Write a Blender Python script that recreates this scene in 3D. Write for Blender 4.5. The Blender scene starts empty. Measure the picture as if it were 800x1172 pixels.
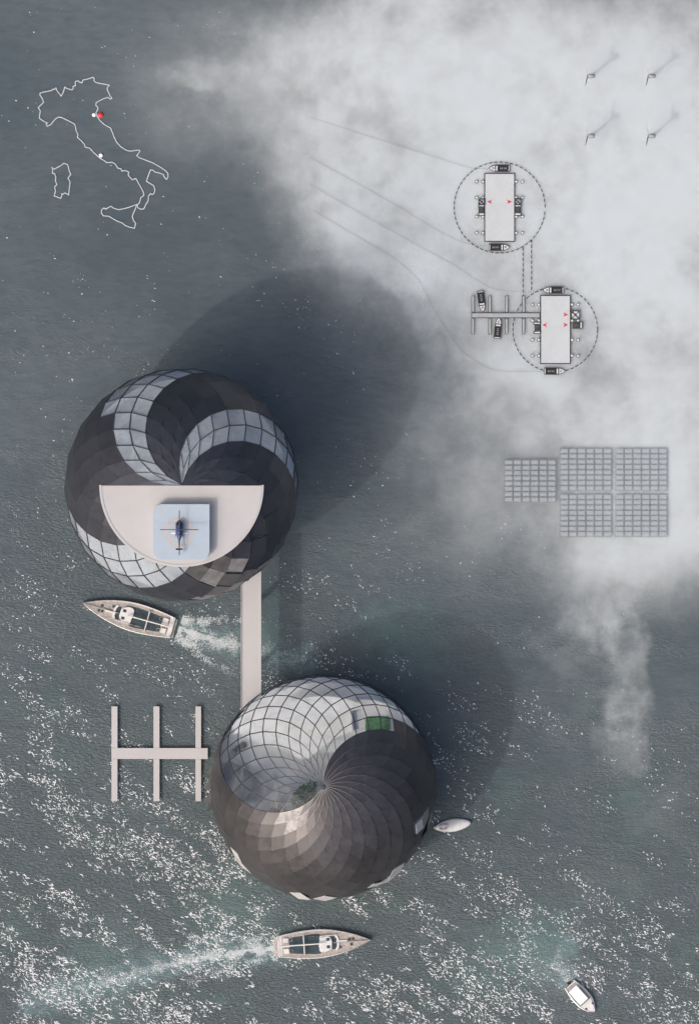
import bpy, bmesh, math, random
from mathutils import Vector, Matrix, noise as mnoise

random.seed(7)
sc = bpy.context.scene
COL = sc.collection
R_ = math.radians
PX = 4.0                      # the drawing's scale: four photo pixels to the metre


def P(x, y, z=0.0):
    return Vector(((x - 400.0) / PX, (586.0 - y) / PX, z))


# ------------------------------------------------------------------ camera, sky, sun, exposure
cam_d = bpy.data.cameras.new("camera")
cam_d.type = 'ORTHO'
cam_d.ortho_scale = 293.0
cam_d.clip_start = 1.0
cam_d.clip_end = 6000.0
cam = bpy.data.objects.new("camera", cam_d)
cam.location = (0, 0, 260)
COL.objects.link(cam)
sc.camera = cam

SUN_EL = 45.0
SUN_DIR = 40.0                # heading (from +X, counter-clockwise) in which shadows fall
w = bpy.data.worlds.new("World")
sc.world = w
w.use_nodes = True
nt = w.node_tree
sky = nt.nodes.new("ShaderNodeTexSky")
sky.sky_type = 'NISHITA'
sky.sun_disc = False
sky.sun_elevation = R_(SUN_EL)
sky.sun_rotation = R_(90.0 - (SUN_DIR + 180.0))
sky.air_density = 1.0
sky.dust_density = 8.0
sky.ozone_density = 1.0
bg = nt.nodes["Background"]
bg.inputs["Strength"].default_value = 0.15
nt.links.new(sky.outputs[0], bg.inputs["Color"])

sun_d = bpy.data.lights.new("sun", 'SUN')
sun_d.energy = 0.95
sun_d.angle = R_(1.1)
sun_d.color = (1.0, 0.99, 0.98)
sun = bpy.data.objects.new("sun", sun_d)
hd = Vector((math.cos(R_(SUN_DIR)), math.sin(R_(SUN_DIR)), 0)) * math.cos(R_(SUN_EL))
ray = Vector((hd.x, hd.y, -math.sin(R_(SUN_EL))))
sun.rotation_euler = ray.to_track_quat('-Z', 'Y').to_euler()
sun.location = (-80, -80, 200)
COL.objects.link(sun)

sc.view_settings.view_transform = 'Standard'
sc.view_settings.look = 'None'
sc.view_settings.exposure = 0.20
sc.view_settings.gamma = 1.0
sc.render.engine = 'CYCLES'
sc.cycles.max_bounces = 14
sc.cycles.volume_bounces = 10
sc.cycles.transparent_max_bounces = 16
sc.cycles.use_denoising = True
sc.cycles.caustics_reflective = False
sc.cycles.caustics_refractive = False
sc.cycles.sample_clamp_direct = 6.0
sc.cycles.sample_clamp_indirect = 6.0


# ------------------------------------------------------------------ node helpers
class NB:
    def __init__(self, tree):
        self.t = tree

    def n(self, typ, **kw):
        nd = self.t.nodes.new(typ)
        for k, v in kw.items():
            setattr(nd, k, v)
        return nd

    def put(self, sock, v):
        if isinstance(v, bpy.types.NodeSocket):
            self.t.links.new(v, sock)
        else:
            sock.default_value = v

    def m(self, op, a, b=0.0, c=0.0, clamp=False):
        nd = self.n("ShaderNodeMath", operation=op)
        nd.use_clamp = clamp
        for i, v in enumerate((a, b, c)):
            self.put(nd.inputs[i], v)
        return nd.outputs[0]

    def add(self, a, b): return self.m('ADD', a, b)
    def sub(self, a, b): return self.m('SUBTRACT', a, b)
    def mul(self, a, b): return self.m('MULTIPLY', a, b)

    def ss(self, v, lo, hi, a=0.0, b=1.0):
        nd = self.n("ShaderNodeMapRange", interpolation_type='SMOOTHSTEP')
        for k, x in zip(("Value", "From Min", "From Max", "To Min", "To Max"), (v, lo, hi, a, b)):
            self.put(nd.inputs[k], x)
        return nd.outputs[0]

    def noise(self, vec, scale, detail=4.0, rough=0.5, dist=0.0, color=False, dim='3D'):
        nd = self.n("ShaderNodeTexNoise")
        nd.noise_dimensions = dim
        self.put(nd.inputs["Vector"], vec)
        nd.inputs["Scale"].default_value = scale
        nd.inputs["Detail"].default_value = detail
        nd.inputs["Roughness"].default_value = rough
        nd.inputs["Distortion"].default_value = dist
        return nd.outputs["Color"] if color else nd.outputs[0]

    def mapping(self, vec, loc=(0, 0, 0), rot=(0, 0, 0), scale=(1, 1, 1)):
        nd = self.n("ShaderNodeMapping")
        self.put(nd.inputs["Vector"], vec)
        nd.inputs["Location"].default_value = loc
        nd.inputs["Rotation"].default_value = rot
        nd.inputs["Scale"].default_value = scale
        return nd.outputs[0]

    def mix(self, f, a, b):
        nd = self.n("ShaderNodeMix", data_type='RGBA')
        self.put(nd.inputs[0], f)
        self.put(nd.inputs[6], a if isinstance(a, bpy.types.NodeSocket) else (*a, 1.0))
        self.put(nd.inputs[7], b if isinstance(b, bpy.types.NodeSocket) else (*b, 1.0))
        return nd.outputs[2]

    def sep(self, vec):
        nd = self.n("ShaderNodeSeparateXYZ")
        self.put(nd.inputs[0], vec)
        return nd.outputs

    def obj(self):
        return self.n("ShaderNodeTexCoord").outputs["Object"]


def new_mat(name):
    m = bpy.data.materials.new(name)
    m.use_nodes = True
    nb = NB(m.node_tree)
    return m, nb, m.node_tree.nodes["Principled BSDF"], m.node_tree.nodes["Material Output"]


def pmat(name, col, rough=0.5, var=0.12, vscale=0.6, metal=0.0, spec=0.5, facet=0.0):
    m, nb, bs, out = new_mat(name)
    co = nb.obj()
    f = nb.noise(co, vscale, 5.0, 0.6)
    f2 = nb.noise(co, vscale * 9, 3.0, 0.6)
    f = nb.add(nb.mul(f, 0.7), nb.mul(f2, 0.3))
    lo = tuple(max(0, c * (1 - var * 1.6)) for c in col)
    hi = tuple(min(1, c * (1 + var * 1.6)) for c in col)
    c = nb.mix(nb.ss(f, 0.3, 0.7), lo, hi)
    if facet:
        at = nb.n("ShaderNodeAttribute", attribute_name="facet")
        k = nb.ss(at.outputs["Fac"], 0.0, 1.0, 1.0 - facet, 1.0 + facet)
        hv = nb.n("ShaderNodeHueSaturation")
        nb.put(hv.inputs["Value"], k)
        nb.put(hv.inputs["Color"], c)
        c = hv.outputs[0]
    nb.put(bs.inputs["Base Color"], c)
    nb.put(bs.inputs["Roughness"], nb.ss(f2, 0.25, 0.75, max(0.02, rough - 0.08), min(1, rough + 0.08)))
    bs.inputs["Metallic"].default_value = metal
    bs.inputs["Specular IOR Level"].default_value = spec
    return m


def glass_mat(name, tint, body, facet=0.12, gloss=0.12, cloud=0.04):
    """clear pane: mostly see-through, a little milky, with a sky-reflecting coat"""
    m, nb, bs, out = new_mat(name)
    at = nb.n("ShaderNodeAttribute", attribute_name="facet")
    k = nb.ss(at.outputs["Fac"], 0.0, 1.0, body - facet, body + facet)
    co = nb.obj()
    k = nb.add(k, nb.ss(nb.noise(co, 0.12, 5.0, 0.65, 0.6), 0.35, 0.68, -cloud, cloud))  # blotchy opacity imitates clouds mirrored in the glass bands
    tr = nb.n("ShaderNodeBsdfTransparent")
    tr.inputs[0].default_value = (0.93, 0.96, 0.98, 1)
    mx = nb.n("ShaderNodeMixShader")
    nb.put(mx.inputs[0], k)
    nb.t.links.new(tr.outputs[0], mx.inputs[1])
    bs.inputs["Base Color"].default_value = (*tint, 1)
    bs.inputs["Roughness"].default_value = gloss
    nb.t.links.new(bs.outputs[0], mx.inputs[2])
    nb.t.links.new(mx.outputs[0], out.inputs["Surface"])
    return m


M = {
    'dark_panel': pmat("dark_panel", (0.086, 0.081, 0.086), 0.40, 0.15, 0.08, 0.62, 0.7, 0.08),
    'dark_shell': pmat("dark_shell", (0.041, 0.044, 0.056), 0.46, 0.16, 0.08, 0.35, 0.55, 0.05),
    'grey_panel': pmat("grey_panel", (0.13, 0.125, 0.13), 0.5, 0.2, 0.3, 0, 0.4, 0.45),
    'mullion': pmat("mullion", (0.035, 0.038, 0.048), 0.4, 0.1, 0.5),
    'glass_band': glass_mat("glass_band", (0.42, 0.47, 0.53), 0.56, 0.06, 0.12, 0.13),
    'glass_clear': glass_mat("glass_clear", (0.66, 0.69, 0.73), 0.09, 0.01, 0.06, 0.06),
    'white_deck': pmat("white_deck", (0.45, 0.44, 0.445), 0.7, 0.025, 0.15),
    'floor': pmat("interior_floor", (0.72, 0.73, 0.74), 0.6, 0.05, 0.12),
    'wall': pmat("interior_wall", (0.66, 0.65, 0.64), 0.6, 0.04, 0.2),
    'inner_dark': pmat("inner_dark", (0.03, 0.03, 0.035), 0.8, 0.2, 0.2),
    'pad_blue': pmat("pad_blue", (0.36, 0.43, 0.50), 0.55, 0.03, 0.2),
    'pad_mark': pmat("pad_mark", (0.43, 0.41, 0.41), 0.6, 0.05, 0.8),
    'pad_white': pmat("pad_white", (0.72, 0.74, 0.76), 0.6, 0.03, 0.8),
    'heli_blue': pmat("heli_blue", (0.03, 0.065, 0.22), 0.25, 0.15, 1.0),
    'heli_black': pmat("heli_black", (0.012, 0.013, 0.018), 0.3, 0.2, 1.0),
    'rotor': pmat("rotor_grey", (0.06, 0.065, 0.08), 0.4, 0.1, 1.0),
    'hull_white': pmat("hull_white", (0.64, 0.635, 0.625), 0.3, 0.05, 0.6),
    'teak': pmat("teak", (0.365, 0.325, 0.30), 0.65, 0.22, 1.4),
    'cockpit': pmat("cockpit_dark", (0.035, 0.055, 0.065), 0.35, 0.2, 0.8),
    'chrome': pmat("chrome", (0.62, 0.60, 0.58), 0.25, 0.1, 1.0, 0.7),
    'grey_deck': pmat("grey_deck", (0.30, 0.29, 0.29), 0.6, 0.15, 1.0),
    'concrete': pmat("concrete", (0.38, 0.37, 0.36), 0.8, 0.12, 0.4),
    'black': pmat("black_paint", (0.008, 0.008, 0.009), 0.45, 0.2, 1.0),
    'frame_black': pmat("frame_black", (0.025, 0.027, 0.03), 0.5, 0.2, 1.0),
    'pale': pmat("pale_deck", (0.475, 0.505, 0.525), 0.7, 0.03, 0.4),
    'pale_white': pmat("pale_white", (0.58, 0.59, 0.60), 0.6, 0.03, 0.6),
    'pier_grey': pmat("pier_grey", (0.34, 0.36, 0.37), 0.7, 0.06, 0.6),
    'red': pmat("red_paint", (0.62, 0.03, 0.04), 0.5, 0.08, 1.0),
    'turbine': pmat("turbine_grey", (0.30, 0.315, 0.32), 0.5, 0.1, 1.0),
    'line_white': pmat("line_white", (0.50, 0.53, 0.55), 0.6, 0.05, 1.0),
    'buoy_white': pmat("buoy_white", (0.85, 0.85, 0.85), 0.5, 0.02, 1.0),
    'rail_grey': pmat("rail_grey", (0.20, 0.22, 0.235), 0.5, 0.15, 0.6),
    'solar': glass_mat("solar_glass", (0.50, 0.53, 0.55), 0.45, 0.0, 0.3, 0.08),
    'leaf': pmat("leaf_green", (0.03, 0.17, 0.05), 0.6, 0.4, 0.8),
    'lawn': pmat("lawn_green", (0.07, 0.20, 0.06), 0.9, 0.35, 1.2),
    'trunk': pmat("trunk_brown", (0.12, 0.085, 0.06), 0.8, 0.2, 1.0),
    'glint': pmat("glint_white", (0.78, 0.80, 0.81), 0.7, 0.05, 1.0),  # white that stands in for sun glints on the waves
    'foam': pmat("foam_white", (0.50, 0.54, 0.55), 0.8, 0.08, 1.0),
}


# ------------------------------------------------------------------ object helpers
def link(name, bm, mat, parent=None, smooth=False, recalc=True):
    if recalc:
        bmesh.ops.recalc_face_normals(bm, faces=bm.faces[:])
    me = bpy.data.meshes.new(name)
    bm.to_mesh(me)
    bm.free()
    for mm in (mat if isinstance(mat, (list, tuple)) else [mat]):
        me.materials.append(M[mm] if isinstance(mm, str) else mm)
    if smooth:
        for p in me.polygons:
            p.use_smooth = True
    o = bpy.data.objects.new(name, me)
    COL.objects.link(o)
    if parent is not None:
        o.parent = parent
    return o


def thing(name, label, cat, loc=(0, 0, 0), rz=0.0, group=None):
    o = bpy.data.objects.new(name, None)
    o.empty_display_size = 0.5
    COL.objects.link(o)
    o.location = loc
    o.rotation_euler = (0, 0, rz)
    return tag(o, label, cat, group)


def tag(o, label=None, cat=None, group=None, kind=None):
    if label: o["label"] = label
    if cat: o["category"] = cat
    if group: o["group"] = group
    if kind: o["kind"] = kind
    return o


def dup(root, loc, rz, label, group=None):
    r = root.copy()
    COL.objects.link(r)
    r.location = loc
    r.rotation_euler = (0, 0, rz)
    r["label"] = label
    if group: r["group"] = group
    for ch in list(root.children):
        c = ch.copy()
        COL.objects.link(c)
        c.parent = r
        for g in list(ch.children):
            d = g.copy()
            COL.objects.link(d)
            d.parent = c
    return r


def box(bm, x0, x1, y0, y1, z0, z1, rot=0.0, c=(0, 0)):
    vs = []
    for z in (z0, z1):
        for x, y in ((x0, y0), (x1, y0), (x1, y1), (x0, y1)):
            if rot:
                x, y = x - c[0], y - c[1]
                x, y = x * math.cos(rot) - y * math.sin(rot) + c[0], x * math.sin(rot) + y * math.cos(rot) + c[1]
            vs.append(bm.verts.new((x, y, z)))
    for f in ((3, 2, 1, 0), (4, 5, 6, 7), (0, 1, 5, 4), (1, 2, 6, 5), (2, 3, 7, 6), (3, 0, 4, 7)):
        bm.faces.new([vs[i] for i in f])


def prism(bm, pts, z0, z1):
    a = [bm.verts.new((p[0], p[1], z0)) for p in pts]
    b = [bm.verts.new((p[0], p[1], z1)) for p in pts]
    n = len(pts)
    bm.faces.new(a[::-1])
    bm.faces.new(b)
    for i in range(n):
        bm.faces.new((a[i], a[(i + 1) % n], b[(i + 1) % n], b[i]))


def cyl(bm, x, y, r, z0, z1, n=16, r1=None):
    r1 = r if r1 is None else r1
    a = [bm.verts.new((x + r * math.cos(2 * math.pi * i / n), y + r * math.sin(2 * math.pi * i / n), z0)) for i in range(n)]
    b = [bm.verts.new((x + r1 * math.cos(2 * math.pi * i / n), y + r1 * math.sin(2 * math.pi * i / n), z1)) for i in range(n)]
    bm.faces.new(a[::-1])
    bm.faces.new(b)
    for i in range(n):
        bm.faces.new((a[i], a[(i + 1) % n], b[(i + 1) % n], b[i]))


def ring(bm, x, y, r0, r1, z0, z1, n=32):
    def c(r, z): return [bm.verts.new((x + r * math.cos(2 * math.pi * i / n), y + r * math.sin(2 * math.pi * i / n), z)) for i in range(n)]
    A, B, C_, D = c(r0, z0), c(r1, z0), c(r1, z1), c(r0, z1)
    for i in range(n):
        j = (i + 1) % n
        for p, q in ((A, B), (B, C_), (C_, D), (D, A)):
            bm.faces.new((p[i], p[j], q[j], q[i]))


def bar(bm, a, b, wd, ht=None, up=Vector((0, 0, 1))):
    """square-section bar between two points"""
    a, b = Vector(a), Vector(b)
    d = (b - a)
    if d.length < 1e-6: return
    d.normalize()
    u = up - d * up.dot(d)
    if u.length < 1e-3:
        u = Vector((1, 0, 0)) - d * d.x
    u.normalize()
    s = d.cross(u)
    ht = wd if ht is None else ht
    vs = []
    for p in (a, b):
        for k, l in ((-1, -1), (1, -1), (1, 1), (-1, 1)):
            vs.append(bm.verts.new(p + s * (k * wd / 2) + u * (l * ht / 2)))
    for f in ((3, 2, 1, 0), (4, 5, 6, 7), (0, 1, 5, 4), (1, 2, 6, 5), (2, 3, 7, 6), (3, 0, 4, 7)):
        bm.faces.new([vs[i] for i in f])


def tube(bm, pts, radii, n=8):
    rings = []
    for i, p in enumerate(pts):
        p = Vector(p)
        d = (Vector(pts[min(i + 1, len(pts) - 1)]) - Vector(pts[max(i - 1, 0)])).normalized()
        u = Vector((0, 0, 1)) if abs(d.z) < 0.9 else Vector((1, 0, 0))
        u = (u - d * u.dot(d)).normalized()
        s = d.cross(u)
        r = radii[i] if isinstance(radii, (list, tuple)) else radii
        rings.append([bm.verts.new(p + (s * math.cos(2 * math.pi * k / n) + u * math.sin(2 * math.pi * k / n)) * r) for k in range(n)])
    for a, b in zip(rings, rings[1:]):
        for k in range(n):
            bm.faces.new((a[k], a[(k + 1) % n], b[(k + 1) % n], b[k]))
    bm.faces.new(rings[0][::-1])
    bm.faces.new(rings[-1])


def strip(bm, pts, wd, z0, z1, closed=False):
    """mitred flat bar along a polyline in plan"""
    n = len(pts)
    L, Rr = [], []
    for i in range(n):
        p = Vector((pts[i][0], pts[i][1]))
        a = Vector(pts[i - 1][:2]) if (i > 0 or closed) else None
        b = Vector(pts[(i + 1) % n][:2]) if (i < n - 1 or closed) else None
        d1 = (p - a).normalized() if a is not None else (b - p).normalized()
        d2 = (b - p).normalized() if b is not None else d1
        t = d1 + d2
        t = t.normalized() if t.length > 0.2 else d1
        nn = Vector((-t.y, t.x))
        k = wd / 2 / max(0.55, nn.dot(Vector((-d1.y, d1.x))))
        L.append(p + nn * k)
        Rr.append(p - nn * k)
    def mk(q, z): return bm.verts.new((q.x, q.y, z))
    a0, a1 = [mk(q, z0) for q in L], [mk(q, z1) for q in L]
    b0, b1 = [mk(q, z0) for q in Rr], [mk(q, z1) for q in Rr]
    for i in range(n if closed else n - 1):
        j = (i + 1) % n
        bm.faces.new((a1[i], a1[j], b1[j], b1[i]))
        bm.faces.new((a0[j], a0[i], b0[i], b0[j]))
        bm.faces.new((a0[i], a0[j], a1[j], a1[i]))
        bm.faces.new((b0[j], b0[i], b1[i], b1[j]))
    if not closed:
        bm.faces.new((a0[0], a1[0], b1[0], b0[0]))
        bm.faces.new((a1[-1], a0[-1], b0[-1], b1[-1]))


def resample(pts, step):
    out, acc = [Vector(pts[0])], 0.0
    for a, b in zip(pts, pts[1:]):
        a, b = Vector(a), Vector(b)
        L = (b - a).length
        pos = step - acc
        while pos <= L:
            out.append(a.lerp(b, pos / L))
            pos += step
        acc = (acc + L) % step
    return out


def smooth_path(pts, n=10):
    pts = [Vector(p) for p in pts]
    out = []
    for i in range(len(pts) - 1):
        p0, p1, p2, p3 = pts[max(i - 1, 0)], pts[i], pts[i + 1], pts[min(i + 2, len(pts) - 1)]
        for k in range(n):
            t = k / n
            out.append(0.5 * ((2 * p1) + (p2 - p0) * t + (2 * p0 - 5 * p1 + 4 * p2 - p3) * t * t + (3 * p1 - p0 - 3 * p2 + p3) * t ** 3))
    out.append(pts[-1])
    return out


def set_facets(o, vals):
    at = o.data.attributes.new("facet", 'FLOAT', 'FACE')
    at.data.foreach_set("value", vals)


# ------------------------------------------------------------------ the sea
WAKES = [  # photo-space polylines with half-widths: churned, aerated water
    ([(205, 719), (240, 731), (300, 746), (350, 758)], 3.2),
    ([(316, 1085), (250, 1094), (170, 1110), (100, 1130), (40, 1146)], 3.4),
    ([(650, 1122), (640, 1100), (650, 1082)], 2.6),
]


def water_material():
    m, nb, bs, out = new_mat("sea_water")
    co = nb.obj()
    x, y, z = nb.sep(co)
    big = nb.noise(co, 0.018, 5.0, 0.6)
    mid = nb.noise(nb.mapping(co, (31, 7, 0)), 0.05, 5.0, 0.65)
    fine = nb.noise(nb.mapping(co, (3, 17, 0), (0, 0, R_(-35)), (0.5, 1.3, 1)), 0.45, 5.0, 0.6)
    c = nb.mix(nb.ss(big, 0.35, 0.65), (0.067, 0.089, 0.103), (0.094, 0.119, 0.133))
    # southern water is greener and a little darker
    south = nb.ss(y, 30.0, -110.0)
    c = nb.mix(nb.mul(south, nb.ss(mid, 0.30, 0.65, 0.25, 1.0)), c, (0.066, 0.088, 0.091))
    c = nb.mix(nb.mul(nb.ss(mid, 0.5, 0.75), nb.ss(y, 40.0, -60.0, 0.0, 0.7)), c, (0.082, 0.128, 0.131))
    c = nb.mix(nb.ss(fine, 0.35, 0.75, 0.0, 0.35), c, (0.045, 0.062, 0.070))
    # aerated water in the wakes
    warp = nb.sub(nb.noise(co, 0.22, 4.0, 0.6), 0.5)
    for pts, hw in WAKES:
        tot = None
        W = [P(*p) for p in pts]
        for a, b in zip(W, W[1:]):
            d = b - a
            L2 = d.length_squared
            t = nb.m('ADD', nb.mul(nb.sub(x, a.x), d.x / L2), nb.mul(nb.sub(y, a.y), d.y / L2), clamp=True)
            dx = nb.sub(nb.sub(x, a.x), nb.mul(t, d.x))
            dy = nb.sub(nb.sub(y, a.y), nb.mul(t, d.y))
            r = nb.m('SQRT', nb.add(nb.mul(dx, dx), nb.mul(dy, dy)))
            tot = r if tot is None else nb.m('MINIMUM', tot, r)
        k = nb.ss(nb.add(tot, nb.mul(warp, 9.0)), hw * 2.0, 0.0, 0.0, 0.75)
        c = nb.mix(nb.mul(k, nb.ss(fine, 0.3, 0.65, 0.3, 1.0)), c, (0.17, 0.26, 0.28))
    for px, py, r, s in ((618, 1085, 17, .8), (270, 1050, 22, .45), (300, 720, 14, .4), (470, 730, 18, .5), (560, 1100, 16, .4), (120, 1120, 22, .5), (430, 725, 12, .4)):
        q = P(px, py)
        d2 = nb.m('SQRT', nb.add(nb.m('POWER', nb.sub(x, q.x), 2.0), nb.m('POWER', nb.sub(y, q.y), 2.0)))
        c = nb.mix(nb.ss(nb.add(d2, nb.mul(warp, 22.0)), float(r), 0.0, 0.0, s), c, (0.105, 0.175, 0.17))
    nb.put(bs.inputs["Base Color"], c)
    bs.inputs["Roughness"].default_value = 0.27
    bs.inputs["Specular IOR Level"].default_value = 0.8
    bs.inputs["IOR"].default_value = 1.333
    # wind ruffles: strongest in the south-west, patchy and calm towards the north
    chop = nb.noise(nb.mapping(co, (0, 0, 0), (0, 0, R_(-38)), (0.55, 1.25, 1)), 1.55, 3.0, 0.62, 0.6)
    swell = nb.noise(nb.mapping(co, (5, 0, 0), (0, 0, R_(-30)), (0.5, 1.2, 1)), 0.16, 3.0, 0.5)
    patch = nb.noise(nb.mapping(co, (9, 4, 0), (0, 0, R_(-32)), (0.55, 1.25, 1)), 0.085, 5.0, 0.6)
    patch2 = nb.noise(nb.mapping(co, (2, 9, 0), (0, 0, R_(-32)), (0.6, 1.2, 1)), 0.022, 3.0, 0.5)
    # slope of wind strength: metres south and west
    wnd = nb.add(nb.mul(y, -0.0075), nb.mul(x, -0.0030))
    wnd = nb.m('ADD', wnd, 0.28)
    lvl = nb.add(wnd, nb.add(nb.mul(nb.sub(patch, 0.5), 2.2), nb.mul(nb.sub(patch2, 0.5), 1.6)))
    st = nb.ss(lvl, -0.35, 1.5, 0.03, 1.0)
    h = nb.add(nb.mul(nb.mul(chop, st), 0.42), nb.mul(swell, 0.25))
    bp = nb.n("ShaderNodeBump")
    bp.inputs["Strength"].default_value = 1.0
    bp.inputs["Distance"].default_value = 1.0
    nb.put(bp.inputs["Height"], h)
    nb.t.links.new(bp.outputs[0], bs.inputs["Normal"])
    return m


bm = bmesh.new()
S = 1500.0
vs = [bm.verts.new(v) for v in ((-S, -S, 0), (S, -S, 0), (S, S, 0), (-S, S, 0))]
bm.faces.new(vs)
water = link("water", bm, water_material())
tag(water, "grey blue open sea with glittering chop towards the south", "sea", kind="structure")

# ------------------------------------------------------------------ sea fog and low cloud (volumes lying on the water)
FOG_TOP = 1.30


def fog_material(name, lobes, warp_amp, gain, scale=0.03, lo=0.16, edge=0.5, POWER=1.35):
    m, nb, bs, out = new_mat(name)
    nb.t.nodes.remove(bs)
    co = nb.obj()
    x, y, z = nb.sep(co)
    flat = nb.n("ShaderNodeCombineXYZ")
    nb.put(flat.inputs[0], x); nb.put(flat.inputs[1], y)
    v2 = flat.outputs[0]
    wc = nb.noise(v2, scale, 7.0, 0.62, 0.0, True)
    s = nb.n("ShaderNodeSeparateColor")
    nb.put(s.inputs[0], wc)
    wx = nb.add(x, nb.mul(nb.sub(s.outputs[0], 0.5), warp_amp))
    wy = nb.add(y, nb.mul(nb.sub(s.outputs[1], 0.5), warp_amp))
    tot = None
    for px, py, rx, ry, wt in lobes:
        q = P(px, py)
        dx = nb.mul(nb.sub(wx, q.x), PX / rx)
        dy = nb.mul(nb.sub(wy, q.y), PX / ry)
        r = nb.m('SQRT', nb.add(nb.mul(dx, dx), nb.mul(dy, dy)))
        k = nb.ss(r, 1.0, edge if wt < 0.5 else 0.0, 0.0, wt)
        tot = k if tot is None else nb.add(tot, k)
    bil = nb.noise(nb.mapping(v2, (11, 3, 0)), scale * 1.7, 8.0, 0.60)
    bil2 = nb.noise(nb.mapping(v2, (4, 23, 0)), scale * 4.5, 6.0, 0.60, 0.3)
    bil = nb.add(nb.mul(bil, 0.68), nb.mul(bil2, 0.32))
    tot = nb.mul(tot, nb.ss(bil, 0.28, 0.72, lo, 2.0 - lo - 0.1))
    dens = nb.mul(nb.m('POWER', tot, POWER), gain)
    vol = nb.n("ShaderNodeVolumePrincipled")
    vol.inputs["Color"].default_value = (0.945, 0.972, 0.985, 1)
    vol.inputs["Anisotropy"].default_value = -0.15
    nb.put(vol.inputs["Density"], dens)
    nb.t.links.new(vol.outputs[0], out.inputs["Volume"])
    return m


def fog_body(name, label, lobes, mat, z0=0.06, z1=FOG_TOP):
    cx = sum(l[0] * l[2] for l in lobes) / sum(l[2] for l in lobes)
    cy = sum(l[1] * l[2] for l in lobes) / sum(l[2] for l in lobes)
    n = 72
    out = []
    for i in range(n):
        a = 2 * math.pi * i / n
        dx, dy = math.cos(a), -math.sin(a)
        best = 20.0
        for px, py, rx, ry, wt in lobes:
            rx2, ry2 = rx * 1.12 + 14, ry * 1.12 + 14
            ox, oy = cx - px, cy - py
            A = (dx / rx2) ** 2 + (dy / ry2) ** 2
            B = 2 * (ox * dx / rx2 ** 2 + oy * dy / ry2 ** 2)
            Cc = (ox / rx2) ** 2 + (oy / ry2) ** 2 - 1
            D = B * B - 4 * A * Cc
            if D > 0:
                t = (-B + math.sqrt(D)) / (2 * A)
                best = max(best, t)
        out.append(best)
    out = [sum(out[(i + k) % n] for k in (-1, 0, 1)) / 3 for i in range(n)]
    bm = bmesh.new()
    cols = []
    for i in range(n):
        a = 2 * math.pi * i / n
        col = []
        for f, zz in ((0.985, z0), (1.0, z0 + 0.3), (0.985, z1 - 0.2), (0.95, z1)):
            p = P(cx + math.cos(a) * out[i] * f, cy - math.sin(a) * out[i] * f, zz)
            col.append(bm.verts.new(p))
        cols.append(col)
    for i in range(n):
        A, B = cols[i], cols[(i + 1) % n]
        for k in range(3):
            bm.faces.new((A[k], B[k], B[k + 1], A[k + 1]))
    t = bm.verts.new(P(cx, cy, z1)); b = bm.verts.new(P(cx, cy, z0))
    for i in range(n):
        bm.faces.new((cols[i][3], cols[(i + 1) % n][3], t))
        bm.faces.new((cols[(i + 1) % n][0], cols[i][0], b))
    o = link(name, bm, mat)
    tag(o, label, "fog", kind="stuff")
    return o


MAIN = [(660, 170, 430, 330, 0.80), (470, 20, 190, 150, .26), (755, 410, 280, 280, .34), (482, 306, 50, 42, .22),
        (800, 560, 240, 190, .26), (420, 225, 110, 95, .10), (560, 390, 140, 110, .08), (640, 600, 260, 140, .12), (540, 480, 170, 150, .10), (330, 70, 230, 160, .20), (385, 210, 130, 130, .18), (300, 110, 210, 150, .10), (600, 520, 280, 190, .12), (760, 640, 180, 140, .16), (420, 330, 140, 120, .12)]
fog_body("fog", "pale sea fog bank lying thick over the northern water", MAIN,
         fog_material("fog_main", MAIN, 32.0, 3.8, 0.02, 0.52, 0.1, 1.6))
COLM = [(690, 680, 66, 76, .30), (716, 765, 38, 110, .34), (650, 725, 60, 56, .14), (712, 845, 34, 66, .24), (750, 640, 80, 66, .14), (650, 790, 60, 70, .08)]
fog_body("fog", "billowing grey fog column with a crisp eastern edge", COLM,
         fog_material("fog_column", COLM, 19.0, 1.0, 0.055, 0.3, 0.45), 0.05, 1.10)
LEFT = [(245, 85, 75, 24, .26), (330, 80, 90, 45, .18), (290, 95, 120, 30, .10), (200, 95, 60, 16, .12)]
fog_body("fog", "thin ragged fog wisp trailing west of the main bank", LEFT,
         fog_material("fog_wisp", LEFT, 14.0, 0.9, 0.05, 0.35, 0.5), 0.07, 1.05)
THIN = [(640, 1120, 60, 45, .3), (760, 925, 70, 60, .3), (690, 1010, 80, 60, .18)]
fog_body("fog", "faint fog patch thinning over the south eastern water", [(700, 1010, 100, 150, .3)],
         fog_material("fog_thin", THIN, 22.0, 0.75, 0.04, 0.4, 0.0), 0.045, 0.5)


# ------------------------------------------------------------------ spherical buildings
def sph(r, az, th):
    a, t = R_(az), R_(th)
    return Vector((r * math.sin(t) * math.cos(a), r * math.sin(t) * math.sin(a), r * math.cos(t)))


def diamonds(N, off):
    d = 180.0 / N
    for k in range(1, int(round(180 / d))):
        for i in range(N):
            az = off + (i + 0.5 * (k % 2)) * 2 * d
            yield k, i, az, k * d, d


def angdiff(a, b):
    return (a - b + 180) % 360 - 180


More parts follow.
